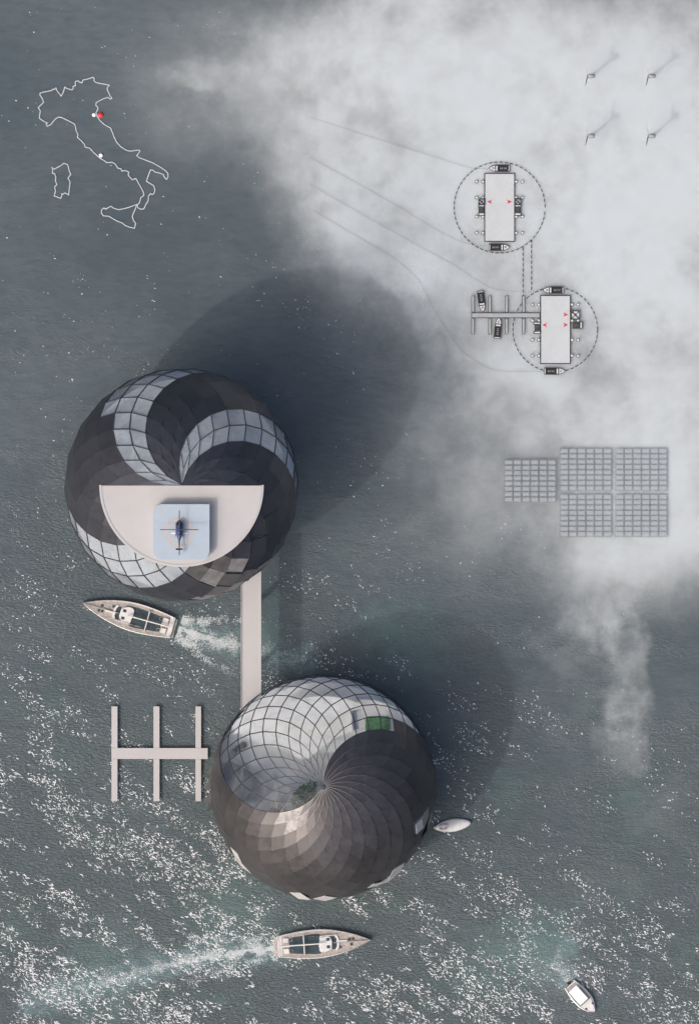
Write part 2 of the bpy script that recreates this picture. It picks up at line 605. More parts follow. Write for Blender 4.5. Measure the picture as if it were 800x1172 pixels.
def build_panels(bm, lay, cells, R, thick, rise, jit, shrink=0.0):
    """each cell one flat panel: corners on the sphere, one edge lifted so the panels lap like petals"""
    for az, th, d in cells:
        cs = [(az, th - d), (az + d, th), (az, th + d), (az - d, th)]
        lift = [0.0, rise, rise, 0.0]
        fv = random.random()
        top, bot = [], []
        tj = [random.uniform(-jit, jit) for _ in cs]
        near = min(1.0, math.sin(R_(th)) * 1.15)
        pts = []
        for (a, t), l, j in zip(cs, lift, tj):
            a = az + (a - az) * (1 - shrink)
            t = th + (t - th) * (1 - shrink)
            pts.append(sph(R + (l + j) * near, a, t))
        no = (pts[2] - pts[0]).cross(pts[3] - pts[1])
        ce = sum(pts, Vector()) / 4
        for p in pts:
            u = p.normalized()
            den = u.dot(no)
            r = ce.dot(no) / den if abs(den) > 1e-6 else p.length
            r = max(R - .6, min(R + 1.2, r))
            top.append(bm.verts.new(u * r))
            if thick > 0: bot.append(bm.verts.new(u * (r - thick)))
        if thick <= 0:
            bm.faces.new(top)[lay] = fv
            continue
        fs = [bm.faces.new(top), bm.faces.new(bot[::-1])]
        for i in range(4):
            j = (i + 1) % 4
            fs.append(bm.faces.new((top[j], top[i], bot[i], bot[j])))
        for f in fs:
            f[lay] = fv


def panel_mesh(name, cells, R, thick, rise, jit, mat, parent, cut=None, shrink=0.0):
    bm = bmesh.new()
    lay = bm.faces.layers.float.new("facet")
    build_panels(bm, lay, cells, R, thick, rise, jit, shrink)
    if cut:
        for co, no in cut:
            bmesh.ops.bisect_plane(bm, geom=bm.verts[:] + bm.edges[:] + bm.faces[:], plane_co=co, plane_no=no)
        (c0, _), (c1, _) = cut
        dead = [f for f in bm.faces if f.calc_center_median().y < c0.y + 1e-4 and f.calc_center_median().z > c1.z - 1e-4]
        bmesh.ops.delete(bm, geom=dead, context='FACES')
    return link(name, bm, mat, parent, recalc=False)


def mullion_mesh(name, cells, R, wd, mat, parent, cut=None):
    edges = {}
    for az, th, d in cells:
        cs = [(az, th - d), (az + d, th), (az, th + d), (az - d, th)]
        for i in range(4):
            a, b = cs[i], cs[(i + 1) % 4]
            ka = tuple(round(v, 2) for v in sph(R, *a)); kb = tuple(round(v, 2) for v in sph(R, *b))
            edges[tuple(sorted((ka, kb)))] = (a, b)
    bm = bmesh.new()
    for a, b in edges.values():
        p, q = sph(R, *a), sph(R, *b)
        if cut:
            if max(p.y, q.y) < cut[0][0].y and max(p.z, q.z) > cut[1][0].z:
                if min(p.z, q.z) >= cut[1][0].z: continue
                if p.z > q.z: p, q = q, p
                q = p.lerp(q, (cut[1][0].z - p.z) / (q.z - p.z))
            elif min(p.y, q.y) < cut[0][0].y and min(p.z, q.z) > cut[1][0].z:
                if p.y < q.y: p, q = q, p
                q = p.lerp(q, (cut[0][0].y + .1 - p.y) / (q.y - p.y))
        k = min(1.0, 0.12 + 1.5 * math.sin(R_((a[1] + b[1]) / 2)))
        bar(bm, p, q, wd * k, wd * 0.9, ((p + q) / 2).normalized())
    return link(name, bm, mat, parent)


def disc_pts(r, a0=0.0, a1=360.0, n=96, c=(0, 0)):
    full = abs(a1 - a0 - 360) < 1e-6
    return [(c[0] + r * math.cos(R_(a0 + (a1 - a0) * i / n)), c[1] + r * math.sin(R_(a0 + (a1 - a0) * i / n))) for i in range(n if full else n + 1)]


def comps(cells):
    """cells sharing an edge belong to one piece"""
    own, par = {}, list(range(len(cells)))
    def find(i):
        while par[i] != i: i = par[i]
        return i
    for n_, (az, th, d) in enumerate(cells):
        cs = [sph(1, az, th - d), sph(1, az + d, th), sph(1, az, th + d), sph(1, az - d, th)]
        for i in range(4):
            m_ = (cs[i] + cs[(i + 1) % 4]) / 2
            key = tuple(int(round(v * 400)) for v in m_)
            if key in own: par[find(n_)] = find(own[key])
            else: own[key] = n_
    out = {}
    for n_, c in enumerate(cells): out.setdefault(find(n_), []).append(c)
    return list(out.values())


# ---- northern sphere: dark shell, glass bands, cut open for a half-round terrace
RA, ZA = 33.4, 35.0
A = thing("spherical_building", "dark faceted sphere with glass ribbons and white half round helicopter terrace", "building", P(208, 555, ZA), group="spherical buildings")
ZD = RA * math.cos(math.asin(93.5 / 4 / RA))      # height of the cut where the section has the terrace's radius
cutA = [(Vector((0, -0.2, 0)), Vector((0, 1, 0))), (Vector((0, 0, ZD)), Vector((0, 0, 1)))]
glassA, darkA, greyA, looseA = [], [], [], []
for k, i, az, th, d in diamonds(22, 2.0):
    c1 = (az + th) % 360
    a_ = az % 360
    g = False
    if abs(angdiff(c1, 86)) < 16.5 and th < 95 and not (th > 80): g = True
    if abs(angdiff(c1, 86)) < 16.5 and 80 <= th < 125: g = True
    if abs(angdiff(c1, 168)) < 16.5 and th < 120: g = True
    if abs(angdiff(c1, 192)) < 9 and th > 62 and th < 120: g = True
    if abs(angdiff(c1, 292)) < 25 and th < 112 and th > 20: g = True
    if abs(angdiff(c1, 40)) < 8 and 80 < th < 112: g = True
    if g: glassA.append((az, th, d))
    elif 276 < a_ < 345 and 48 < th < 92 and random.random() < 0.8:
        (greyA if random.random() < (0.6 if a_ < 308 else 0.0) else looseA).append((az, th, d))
    else: darkA.append((az, th, d))
for cc in comps(darkA): panel_mesh("shell", cc, RA, 0.35, 0.07, 0.012, 'dark_shell', A, cutA)
for cc in looseA: panel_mesh("loose_panel", [cc], RA - 0.1, 0.3, 0.45, 0.55, 'dark_shell', A, cutA, 0.03)
for cc in greyA: tag(panel_mesh("cladding_panel", [cc], RA - 0.1, 0.3, 0.4, 0.5, 'grey_panel', A, cutA, 0.05), "tilted cladding panel, grey in imitation of reflected light")  # lighter grey paints in the light that tilted panels reflect
for cc in comps(glassA):
    mullion_mesh("mullion", cc, RA, 0.24, 'mullion', A, cutA)
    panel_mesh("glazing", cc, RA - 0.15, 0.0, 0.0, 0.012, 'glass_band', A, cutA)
bm = bmesh.new()
prism(bm, disc_pts(23.5, 180, 360, 96, (0, 0.0)), ZD + 0.03, ZD + 0.45)
link("terrace", bm, 'white_deck', A)
bm = bmesh.new()   # cut face above the terrace, closing the dome
pts = [(RA * 0.985 * math.cos(R_(a)), RA * 0.985 * math.sin(R_(a))) for a in range(0, 181, 3)]
zz = ZD + 0.03
ar = math.asin(zz / (RA * 0.985))
pp = [(RA * 0.985 * math.cos(ar + (math.pi - 2 * ar) * i / 40), RA * 0.985 * math.sin(ar + (math.pi - 2 * ar) * i / 40)) for i in range(41)]
va = [bm.verts.new((x, 0.0, z)) for x, z in pp]
vb = [bm.verts.new((x, 0.3, z)) for x, z in pp]
bm.faces.new(va); bm.faces.new(vb[::-1])
for i in range(41):
    bm.faces.new((va[i], va[(i + 1) % 41], vb[(i + 1) % 41], vb[i]))
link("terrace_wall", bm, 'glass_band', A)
bm = bmesh.new()
ang = [180 + 180 * i / 90 for i in range(91)]
link_pts = [(22.9 * math.cos(R_(a)), 22.9 * math.sin(R_(a))) for a in ang]
strip(bm, link_pts, 0.12, ZD + 0.45, ZD + 0.60)
link("kerb", bm, 'white_deck', A)
# floors behind the glass
for zf in (-12.0, 0.0, 11.0):
    bm = bmesh.new()
    prism(bm, disc_pts(math.sqrt((RA - 1.2) ** 2 - zf ** 2)), zf - 0.4, zf)
    link("floor", bm, 'floor', A)
for ax in (45, 135, 225, 315):
    bm = bmesh.new()
    x, y = 9 * math.cos(R_(ax)), 9 * math.sin(R_(ax))
    cyl(bm, x, y, 1.3, -ZA - 4, -ZA + 3.4, 20)
    link("support_column", bm, 'concrete', A)


def rounded(x0, x1, y0, y1, rads, n=10):
    out = []
    for (cx, cy, sx, sy, r, a0) in ((x1, y0, -1, 1, rads[0], 270), (x1, y1, -1, -1, rads[1], 0), (x0, y1, 1, -1, rads[2], 90), (x0, y0, 1, 1, rads[3], 180)):
        if r <= 0:
            out.append((cx, cy)); continue
        for i in range(n + 1):
            a = R_(a0 + 90 * i / n)
            out.append((cx + sx * r + r * math.cos(a), cy + sy * r + r * math.sin(a)))
    return out


def LA(x, y): return ((x - 208) / PX, (555 - y) / PX)


pad = rounded(LA(175.5, 0)[0], LA(240, 0)[0], LA(0, 640.5)[1], LA(0, 577)[1], (2.6, 0.0, 2.6, 2.6))
HP = 3.5
bm = bmesh.new()
prism(bm, pad, ZD + 0.45, ZD + HP)
hp = link("helipad", bm, 'pad_blue', A)
hx, hy = LA(205.5, 609)
bm = bmesh.new()
ring(bm, hx, hy, 3.1, 4.3, ZD + HP, ZD + HP + 0.012, 64)
link("circle_marking", bm, 'pad_mark', hp)
bm = bmesh.new()
ring(bm, hx, hy, 1.2, 1.7, ZD + HP, ZD + HP + 0.012, 48)
link("circle_marking", bm, 'pad_mark', hp)
bm = bmesh.new()
box(bm, hx - 2.4, hx + 2.4, hy - 0.5, hy - 0.2, ZD + HP + 0.012, ZD + HP + 0.02)
link("line_marking", bm, 'pad_white', hp)

# ---- southern sphere: half lattice glass, half lapped dark petals
RB, ZB = 32.2, 18.5
B = thing("spherical_building", "sphere half glazed with lattice glass, half lapped dark petals, beside the jetty", "building", P(370, 900.5, ZB), group="spherical buildings")
glassB, darkB, sailB, openB = [], [], [], []
for k, i, az, th, d in diamonds(27, 91.0 + 180.0 / 27):
    c1 = (az + th) % 360
    a_ = az % 360
    lim = 91 if th < 54 else 104.3
    if th < 128 and lim < c1 < 237.7:
        glassB.append((az, th, d)); continue
    cell = (az, th, d)
    if 74 < th < 92:
        if 217 < a_ < 231: (sailB if th > 79 else darkB).append(cell); continue
        if 253 < a_ < 284 and th < 86: (sailB if th < 84 else darkB).append(cell); continue
        if 292 < a_ < 314: (sailB if th > 76 else openB).append(cell); continue
    if 60 < th < 86 and 337 < a_ < 346:
        (sailB if th < 72 else openB).append(cell); continue
    darkB.append(cell)
for cc in comps(darkB): panel_mesh("shell", cc, RB, 0.30, 0.20, 0.025, 'dark_panel', B)
for cc in comps(sailB):
    side = cc[0][0] % 360 > 320
    panel_mesh("sail_panel", cc, RB + 0.1, 0.15, 0.5, 0.6, 'white_deck', B, None, 0.32 if side else 0.10)
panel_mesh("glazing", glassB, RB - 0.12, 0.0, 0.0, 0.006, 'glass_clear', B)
mullion_mesh("mullion", glassB, RB, 0.22, 'mullion', B)
seam = pmat("seam_metal", (0.34, 0.32, 0.30), 0.4, 0.08, 0.5, 0.5)
bm = bmesh.new()   # standing seams fanning out from the top of the petals
for i in range(27):
    c = 91.0 + i * 360.0 / 27
    if 95 < c < 233: continue
    for q in range(1, 17):
        t0, t1 = q * 1.6, (q + 1) * 1.6
        wd = .15 * (1 - q / 18.0)
        bar(bm, sph(RB + .10, c - t0, t0), sph(RB + .10, c - t1, t1), max(.03, wd), .16, sph(1, c - t0, t0))
link("seams", bm, seam, B)
# flaps standing open on the west side
for (a0, a1, th0, th1, out) in ((174, 181, 84, 92, 2.2), (181, 188, 78, 90, 2.8), (187, 191, 84, 96, 2.4), (168, 173, 86, 94, 1.6)):
    bm = bmesh.new()
    p, q = sph(RB, a0, th0), sph(RB, a1, th1)
    r = sph(RB + out, (a0 + a1) / 2 + 3, th1 + 3)
    nrm = (q - p).cross(r - p).normalized() * 0.08
    v = [bm.verts.new(t) for t in (p, q, r, p + nrm, q + nrm, r + nrm)]
    for f in ((0, 1, 2), (5, 4, 3), (0, 3, 4, 1), (1, 4, 5, 2), (2, 5, 3, 0)):
        bm.faces.new([v[j] for j in f])
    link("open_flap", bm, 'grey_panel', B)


def LB(x, y): return ((x - 370) / PX, (900.5 - y) / PX)


bm = bmesh.new()
prism(bm, disc_pts(RB * 0.972, n=128), -0.5, -0.02)
link("floor", bm, 'floor', B)
# upper terrace: crescent along the north side
zt = 9.5
rt = math.sqrt((RB - 0.9) ** 2 - zt ** 2)
inner = [LB(*p) for p in ((256, 838), (300, 838), (322, 850), (338, 866), (352, 868), (372, 852), (400, 838), (432, 832), (490, 850))]
inner = smooth_path([Vector((p[0], p[1], 0)) for p in inner], 6)
arc = disc_pts(rt, 8, 150, 60)
poly = [p for p in arc] + [(p.x, p.y) for p in inner if p.x ** 2 + p.y ** 2 < (rt - 0.4) ** 2]
bm = bmesh.new()
prism(bm, poly, zt - 0.5, zt)
link("upper_terrace", bm, 'wall', B)
zt2 = 17.5
rt2 = math.sqrt((RB - 0.9) ** 2 - zt2 ** 2)
bm = bmesh.new()
pts2 = disc_pts(rt2, 62, 128, 40)
e = [LB(*p) for p in ((318, 822), (345, 829), (380, 826), (398, 815))]
prism(bm, pts2 + e, zt2 - 0.4, zt2)
link("roof_terrace", bm, 'wall', B)
bm = bmesh.new()   # curved inner walls and a ramp on the main floor
strip(bm, [Vector((*LB(*p), 0)) for p in ((262, 868), (290, 884), (303, 898), (306, 920))], 0.5, 0, 3.2)
link("inner_wall", bm, 'wall', B)
bm = bmesh.new()
strip(bm, [Vector((*LB(*p), 0)) for p in ((312, 884), (318, 905), (316, 926))], 0.4, 0, 2.4)
link("inner_wall", bm, 'wall', B)
bm = bmesh.new()
strip(bm, [Vector((*LB(*p), 0)) for p in ((402, 806), (402, 828), (404, 840))], 0.5, zt, zt + 2.0)
link("parapet", bm, 'wall', B)
bm = bmesh.new()
strip(bm, [Vector((*LB(*p), 0)) for p in ((402, 806), (407, 801), (428, 802), (452, 810))], 0.5, zt, zt + 2.0)
link("parapet", bm, 'wall', B)
bm = bmesh.new()
prism(bm, rounded(LB(418, 0)[0], LB(446, 0)[0], LB(0, 838)[1], LB(0, 820)[1], (1, 1, 1, 1)), zt, zt + 0.35)
tag(link("lawn", bm, 'lawn', B), "rounded green roof garden")


def plant(name, label, loc, n, spread, leaf):
    t = thing(name, label, "plant", loc)
    bm = bmesh.new()
    cyl(bm, 0, 0, 0.7, 0, 0.7, 14, 0.85)
    link("planter", bm, 'wall', t)
    bm = bmesh.new()
    tube(bm, [(0, 0, 0.7), (0.1, 0.05, 1.6), (0.05, 0.1, 2.4)], [0.12, 0.09, 0.04], 6)
    link("stem", bm, 'trunk', t)
    bm = bmesh.new()
    for i in range(n):
        a = random.uniform(0, 2 * math.pi)
        rr = spread * math.sqrt(random.random())
        zc = 1.2 + random.random() * 1.8
        p = Vector((rr * math.cos(a), rr * math.sin(a), zc))
        d = Vector((math.cos(a), math.sin(a), random.uniform(-0.5, 0.5))).normalized() * leaf * random.uniform(0.7, 1.3)
        s = Vector((-math.sin(a), math.cos(a), 0)) * leaf * 0.3
        v = [bm.verts.new(q) for q in (p, p + d * 0.5 + s, p + d, p + d * 0.5 - s)]
        bm.faces.new(v)
    link("foliage", bm, 'leaf', t, recalc=False)
    return t


bx = P(370, 900.5, ZB)
for x, y, n, s, l, lab in ((350, 911, 130, 2.4, 1.1, "leafy green plant in a round planter close to the glass lattice centre"),
                           (343, 916, 90, 1.8, 1.0, "broad green plant beside the larger plant near the lattice centre"),
                           (357, 898, 30, 0.9, 0.7, "small sparse green plant just above the larger planters")):
    q = LB(x, y)
    plant("potted_plant", lab, (bx.x + q[0], bx.y + q[1], ZB - 0.02), n, s, l)


def cafe(loc, label):
    t = thing("table", label, "table", loc)
    bm = bmesh.new(); cyl(bm, 0, 0, 1.0, 0.70, 0.76, 24); link("tabletop", bm, 'mullion', t)
    bm = bmesh.new(); cyl(bm, 0, 0, 0.09, 0, 0.70, 10); cyl(bm, 0, 0, 0.4, 0, 0.04, 16); link("pedestal", bm, 'mullion', t)
    return t


for x, y, lab in ((268, 861, "small dark round table nearest the western glass edge"), (273, 857, "middle dark round table by the western glass edge"),
                  (278, 853, "dark round table closest to the upper terrace edge"), (318, 925, "dark round table tucked against the petal shell edge")):
    q = LB(x, y)
    cafe((bx.x + q[0], bx.y + q[1], ZB - 0.02), lab)

# ------------------------------------------------------------------ footbridge and jetty
br = thing("footbridge", "long plain white bridge joining the two spheres above the water", "bridge", P(287.5, 730, 0))
x0, x1 = -11.5 / PX, 11.5 / PX
y0, y1 = (730 - 812) / PX, (730 - 648) / PX
ZBR = 15.0
bm = bmesh.new()
box(bm, x0, x1, y0, y1, ZBR - 0.8, ZBR)
link("deck", bm, 'white_deck', br)
for sx in (x0 + 0.1, x1 - 0.1):
    bm = bmesh.new()
    box(bm, sx - 0.1, sx + 0.1, y0, y1, ZBR + 0.002, ZBR + 0.25)
    link("kerb", bm, 'white_deck', br)
for yy in (-9.0, 9.0):
    bm = bmesh.new()
    cyl(bm, 0, yy, 0.8, -4, ZBR - 0.8, 18)
    link("pier", bm, 'concrete', br)

jt = thing("jetty", "low white jetty with three cross fingers reaching west from the sphere", "jetty", P(181, 862.5, 0))


def LJ(x, y): return ((x - 181) / PX, (862.5 - y) / PX)


bm = bmesh.new()
a, b = LJ(128, 868.7), LJ(238, 856.2)
box(bm, a[0], b[0], a[1], b[1], 0.75, 1.25)
link("walkway", bm, 'white_deck', jt)
for xl, xr in ((128, 134.8), (176, 182.8), (224, 230.4)):
    for ya, yb in ((856.0, 808.5), (917.0, 868.9)):
        bm = bmesh.new()
        p, q = LJ(xl, ya), LJ(xr, yb)
        box(bm, p[0] + 0.004, q[0], p[1], q[1], 0.75, 1.22)
        f = link("finger", bm, 'white_deck', jt)
        for t in (0.12, 0.5, 0.88):
            bm = bmesh.new()
            cyl(bm, (p[0] + q[0]) / 2, p[1] + (q[1] - p[1]) * t, 0.3, -4, 0.75, 10)
            link("pile", bm, 'concrete', f)


# ------------------------------------------------------------------ helicopter
def loft(bm, secs, n=16):
    """secs: (y, cx, cz, rx, rz)"""
    rings = []
    for y, cx, cz, rx, rz in secs:
        rings.append([bm.verts.new((cx + rx * math.cos(2 * math.pi * k / n), y, cz + rz * math.sin(2 * math.pi * k / n))) for k in range(n)])
    for a, b in zip(rings, rings[1:]):
        for k in range(n):
            bm.faces.new((a[k], a[(k + 1) % n], b[(k + 1) % n], b[k]))
    bm.faces.new(rings[0][::-1]); bm.faces.new(rings[-1])


he = thing("helicopter", "dark blue helicopter parked on the pale blue pad, rotors at rest", "helicopter", P(205.5, 607, ZA + ZD + HP + 0.02))
bm = bmesh.new()
loft(bm, [(3.0, 0, 1.1, .05, .05), (2.7, 0, 1.15, .55, .45), (2.0, 0, 1.3, .92, .8), (0.8, 0, 1.4, 1.05, 1.0), (-0.8, 0, 1.5, 1.0, .95), (-2.2, 0, 1.65, .55, .6), (-3.0, 0, 1.75, .28, .32)], 20)
fu = link("fuselage", bm, 'heli_blue', he, True)
bm = bmesh.new()
loft(bm, [(2.75, 0, 1.25, .40, .36), (2.1, 0, 1.45, .80, .70), (1.2, 0, 1.62, .90, .82), (0.9, 0, 1.66, .6, .7)], 16)
link("cockpit_window", bm, 'heli_black', fu, True)
bm = bmesh.new()
loft(bm, [(-2.8, 0, 1.75, .26, .28), (-5.0, 0, 1.9, .17, .18), (-7.0, 0, 2.0, .12, .13)], 12)
link("tail_boom", bm, 'heli_black', he, True)
bm = bmesh.new(); box(bm, -0.05, 0.05, -7.3, -6.5, 1.7, 3.0); link("tail_fin", bm, 'heli_blue', he)
bm = bmesh.new(); box(bm, -1.0, 1.0, -5.6, -5.15, 1.9, 1.97); link("stabiliser", bm, 'heli_black', he)
bm = bmesh.new(); bar(bm, (0.2, -7.0, 1.5), (0.2, -7.0, 2.9), 0.1, 0.04); link("tail_rotor", bm, 'rotor', he)
bm = bmesh.new(); loft(bm, [(0.6, 0, 2.4, .3, .2), (0, 0, 2.55, .5, .35), (-1.4, 0, 2.35, .35, .25)], 12); link("engine_cowl", bm, 'heli_black', he, True)
bm = bmesh.new(); cyl(bm, 0, 0.2, 0.14, 2.6, 3.25, 12); mast = link("rotor_mast", bm, 'rotor', he)
for a in (0, 90, 180, 270):
    bm = bmesh.new()
    d = Vector((math.cos(R_(a)), math.sin(R_(a)), 0))
    bar(bm, Vector((0, 0.2, 3.2)) + d * 0.1, Vector((0, 0.2, 3.14)) + d * 5.5, 0.26, 0.05)
    link("rotor_blade", bm, 'rotor', mast)
for s in (-1, 1):
    bm = bmesh.new()
    tube(bm, [(s * 1.0, 2.2, .30), (s * 1.0, 1.8, .07), (s * 1.0, -1.8, .07)], 0.07, 8)
    for y in (1.1, -0.9):
        tube(bm, [(s * 1.0, y, .07), (s * .6, y, .75)], 0.05, 6)
    link("skid", bm, 'rotor', he)


# ------------------------------------------------------------------ yachts
def hull_half(t):
    """half-beam (fraction) along the length, t = 0 stern .. 1 bow"""
    if t < 0.42:
        return 0.72 + 0.28 * math.sin(t / 0.42 * math.pi / 2)
    u = (t - 0.42) / 0.58
    return max(0.0, (1 - u ** 1.75)) ** 0.92


def make_yacht(L, W):
    t0 = thing("sailing_yacht", "long teak decked white yacht heading west just below the dark sphere", "yacht", group="large yachts under way")
    X = lambda t: (t - 0.5) * L
    n = 40
    bm = bmesh.new()
    prev = None
    for i in range(n + 1):
        t = i / n
        w_ = hull_half(t) * W / 2
        rows = []
        for f, z in ((0.72, -0.6), (0.93, 0.4), (1.0, 1.55), (0.93, 1.62), (0.90, 1.45)):
            rows.append((f * w_, z + (0.5 * max(0, t - .6) if z > 1 else 0)))
        ring_ = [bm.verts.new((X(t), y, z)) for y, z in rows] + [bm.verts.new((X(t), -y, z)) for y, z in rows[::-1]]
        if prev:
            for a in range(len(ring_)):
                b = (a + 1) % len(ring_)
                bm.faces.new((prev[a], prev[b], ring_[b], ring_[a]))
        else:
            bm.faces.new(ring_)
        prev = ring_
    bmesh.ops.remove_doubles(bm, verts=bm.verts[:], dist=0.002)
    link("hull", bm, 'hull_white', t0)
    bm = bmesh.new()
    prism_pts = [(X(t), hull_half(t) * W / 2 * 0.89) for t in [i / 40 for i in range(2, 40)]]
    pts = prism_pts + [(x, -y) for x, y in prism_pts[::-1]]
    a = [bm.verts.new((x, y, 1.50 + 0.5 * max(0, (x / L + .5) - .6))) for x, y in pts]
    k = len(prism_pts)
    for i in range(k - 1):
        bm.faces.new((a[i], a[i + 1], a[2 * k - 2 - i], a[2 * k - 1 - i]))
    dk = link("deck", bm, 'teak', t0)
    # dark cockpit well
    bm = bmesh.new()
    for s in (1, -1):
        q = [(X(.13), s * .12), (X(.46), s * .12), (X(.46), s * W * .34), (X(.40), s * W * .35), (X(.13), s * W * .27)]
        prism(bm, q if s > 0 else q[::-1], 1.3, 1.56)
    link("cockpit", bm, 'cockpit', t0)
    bm = bmesh.new()
    cyl(bm, X(.43), 0, W * .30, 1.3, 1.62, 32)
    link("spray_hood", bm, 'cockpit', t0)
    # coach roof
    bm = bmesh.new()
    q = rounded(X(.44), X(.575), -W * .29, W * .29, (1.4, 1.9, 1.9, 1.4))
    q = [(x + 0.9 * (1 - (2 * y / (W * .58)) ** 2) - .5, y) for x, y in q]
    prism(bm, q, 1.5, 2.25)
    bmesh.ops.bevel(bm, geom=[e for e in bm.edges if all(v.co.z > 2.2 for v in e.verts)], offset=0.2, segments=2, affect='EDGES')
    co = link("coach_roof", bm, 'hull_white', t0)
    for s in (1, -1):
        bm = bmesh.new()
        prism(bm, rounded(X(.525), X(.562), s * W * .13 - .42, s * W * .13 + .42, (.2,) * 4), 2.2, 2.3)
        link("hatch", bm, 'cockpit', co)
    bm = bmesh.new()
    q = [(X(.66) + (-1.0 if abs(f) > .7 else 0), f * W * .24) for f in (-1, -.75, -.3, .3, .75, 1)]
    strip(bm, [(X(.625), -W * .25), (X(.645), -W * .15), (X(.625) + .7, 0), (X(.645), W * .15), (X(.625), W * .25)], 0.6, 1.5, 1.95)
    link("coaming", bm, 'hull_white', t0)
    bm = bmesh.new()
    prism(bm, [(X(.585), -W * .24), (X(.64), -W * .2), (X(.64), W * .2), (X(.585), W * .24)], 1.5, 1.58)
    link("well", bm, 'cockpit', t0)
    bm = bmesh.new()
    box(bm, X(.63), X(.75), -.10, .55, 1.6, 2.0)
    link("life_raft", bm, 'hull_white', t0)
    for tx, y in ((.67, -W * .17), (.79, -W * .10), (.81, W * .09), (.775, W * .09)):
        bm = bmesh.new()
        box(bm, X(tx) - .33, X(tx) + .33, y - .33, y + .33, 1.55, 1.75)
        link("deck_hatch", bm, 'cockpit', t0)
    bm = bmesh.new()
    tube(bm, [(X(.60), .0, 1.95), (X(.98), 0, 2.15)], 0.13, 6)
    link("furled_sail", bm, 'grey_deck', t0)
    bm = bmesh.new()
    tube(bm, [(X(.50), 0, 3.2), (X(.02), 0, 3.0)], 0.2, 8)
    link("boom", bm, 'hull_white', t0)
    bm = bmesh.new()
    tube(bm, [(X(.285), -W * .36, 1.5), (X(.285), -W * .33, 2.9), (X(.285), W * .33, 2.9), (X(.285), W * .36, 1.5)], 0.16, 8)
    link("arch", bm, 'hull_white', t0)
    for s in (1, -1):
        bm = bmesh.new()
        box(bm, X(.065), X(.12), s * W * .18 - .7, s * W * .18 + .7, 1.5, 1.95)
        link("helm_seat", bm, 'hull_white', t0)
        bm = bmesh.new()
        m4 = Matrix.Rotation(R_(80), 4, 'Y')
        b2 = bmesh.new()
        ring(bm, X(.145), s * W * .2, .45, .55, 1.9, 1.96, 20)
        b2.free()
        link("helm_wheel", bm, 'chrome', t0)
        bm = bmesh.new()
        pts = [(X(t), s * hull_half(t) * W / 2 * .95, 2.35 + 0.5 * max(0, t - .6)) for t in [i / 30 for i in range(1, 30)]]
        tube(bm, pts, 0.045, 5)
        for p in pts[::3]:
            bar(bm, (p[0], p[1], p[2] - .8), p, 0.05)
        link("guard_rail", bm, 'chrome', t0)
    bm = bmesh.new()
    box(bm, X(0.0) - .75, X(0.0) + .02, -W * .33, W * .33, 0.5, 0.8)
    link("swim_platform", bm, 'teak', t0)
    bm = bmesh.new()
    tube(bm, [(X(.02), -W * .34, 2.3), (X(.0), -W * .2, 2.35), (X(.0), W * .2, 2.35), (X(.02), W * .34, 2.3)], 0.09, 6)
    for y in (-.34, -.2, .2, .34):
        bar(bm, (X(.01), W * y, 1.5), (X(.01), W * y, 2.3), 0.08)
    link("stern_rail", bm, 'chrome', t0)
    bm = bmesh.new()
    tube(bm, [(X(.94), -.5, 2.5), (X(1.0), 0, 2.6), (X(.94), .5, 2.5)], 0.06, 6)
    bar(bm, (X(.985), 0, 1.7), (X(1.0), 0, 2.6), .07)
    link("bow_rail", bm, 'chrome', t0)
    return t0


y1_ = make_yacht(26.8, 8.3)
bow, stern = P(94, 690), P(199, 719)
y1_.location = (bow + stern) / 2
y1_.rotation_euler = (0, 0, math.atan2((bow - stern).y, (bow - stern).x))
bow, stern = P(424, 1076), P(318, 1083.5)
dup(y1_, (bow + stern) / 2, math.atan2((bow - stern).y, (bow - stern).x), "long teak decked white yacht heading east below the petalled sphere, trailing foam")

# white launch beside the southern sphere
la = thing("launch", "small smooth white launch drifting beside the petalled sphere", "boat", P(518, 944.5), math.atan2(5.5, 37))
bm = bmesh.new()
prev = None
for i in range(25):
    t = i / 24
    w_ = 1.9 * (math.sin(math.pi * min(1, max(0, t * .94 + .03))) ** 0.62)
    rg = [bm.verts.new(((t - .5) * 10.2, f * w_, z)) for f, z in ((-.7, -.3), (-1, .5), (-.8, .95), (0, 1.2), (.8, .95), (1, .5), (.7, -.3))]
    if prev:
        for a_ in range(7):
            b_ = (a_ + 1) % 7
            bm.faces.new((prev[a_], prev[b_], rg[b_], rg[a_]))
    else: bm.faces.new(rg)
    prev = rg
bm.faces.new(prev)
link("hull", bm, 'hull_white', la, True)
bm = bmesh.new()
prism(bm, rounded(-4.0, -1.7, -.85, .85, (.7, .3, .6, .8)), 0.9, 1.16)
cw = link("cockpit", bm, 'grey_deck', la)
bm = bmesh.new(); prism(bm, rounded(-3.1, -2.3, -.5, .5, (.25,) * 4), 1.16, 1.4); link("seat", bm, 'hull_white', cw)
bm = bmesh.new(); strip(bm, [(-2.0, -.8), (-1.5, -.45), (-1.4, 0), (-1.5, .45), (-2.0, .8)], .12, 1.1, 1.5); link("windscreen", bm, 'grey_deck', la)
bm = bmesh.new(); box(bm, -5.5, -4.9, -.3, .3, .2, 1.1); link("outboard_motor", bm, 'hull_white', la)

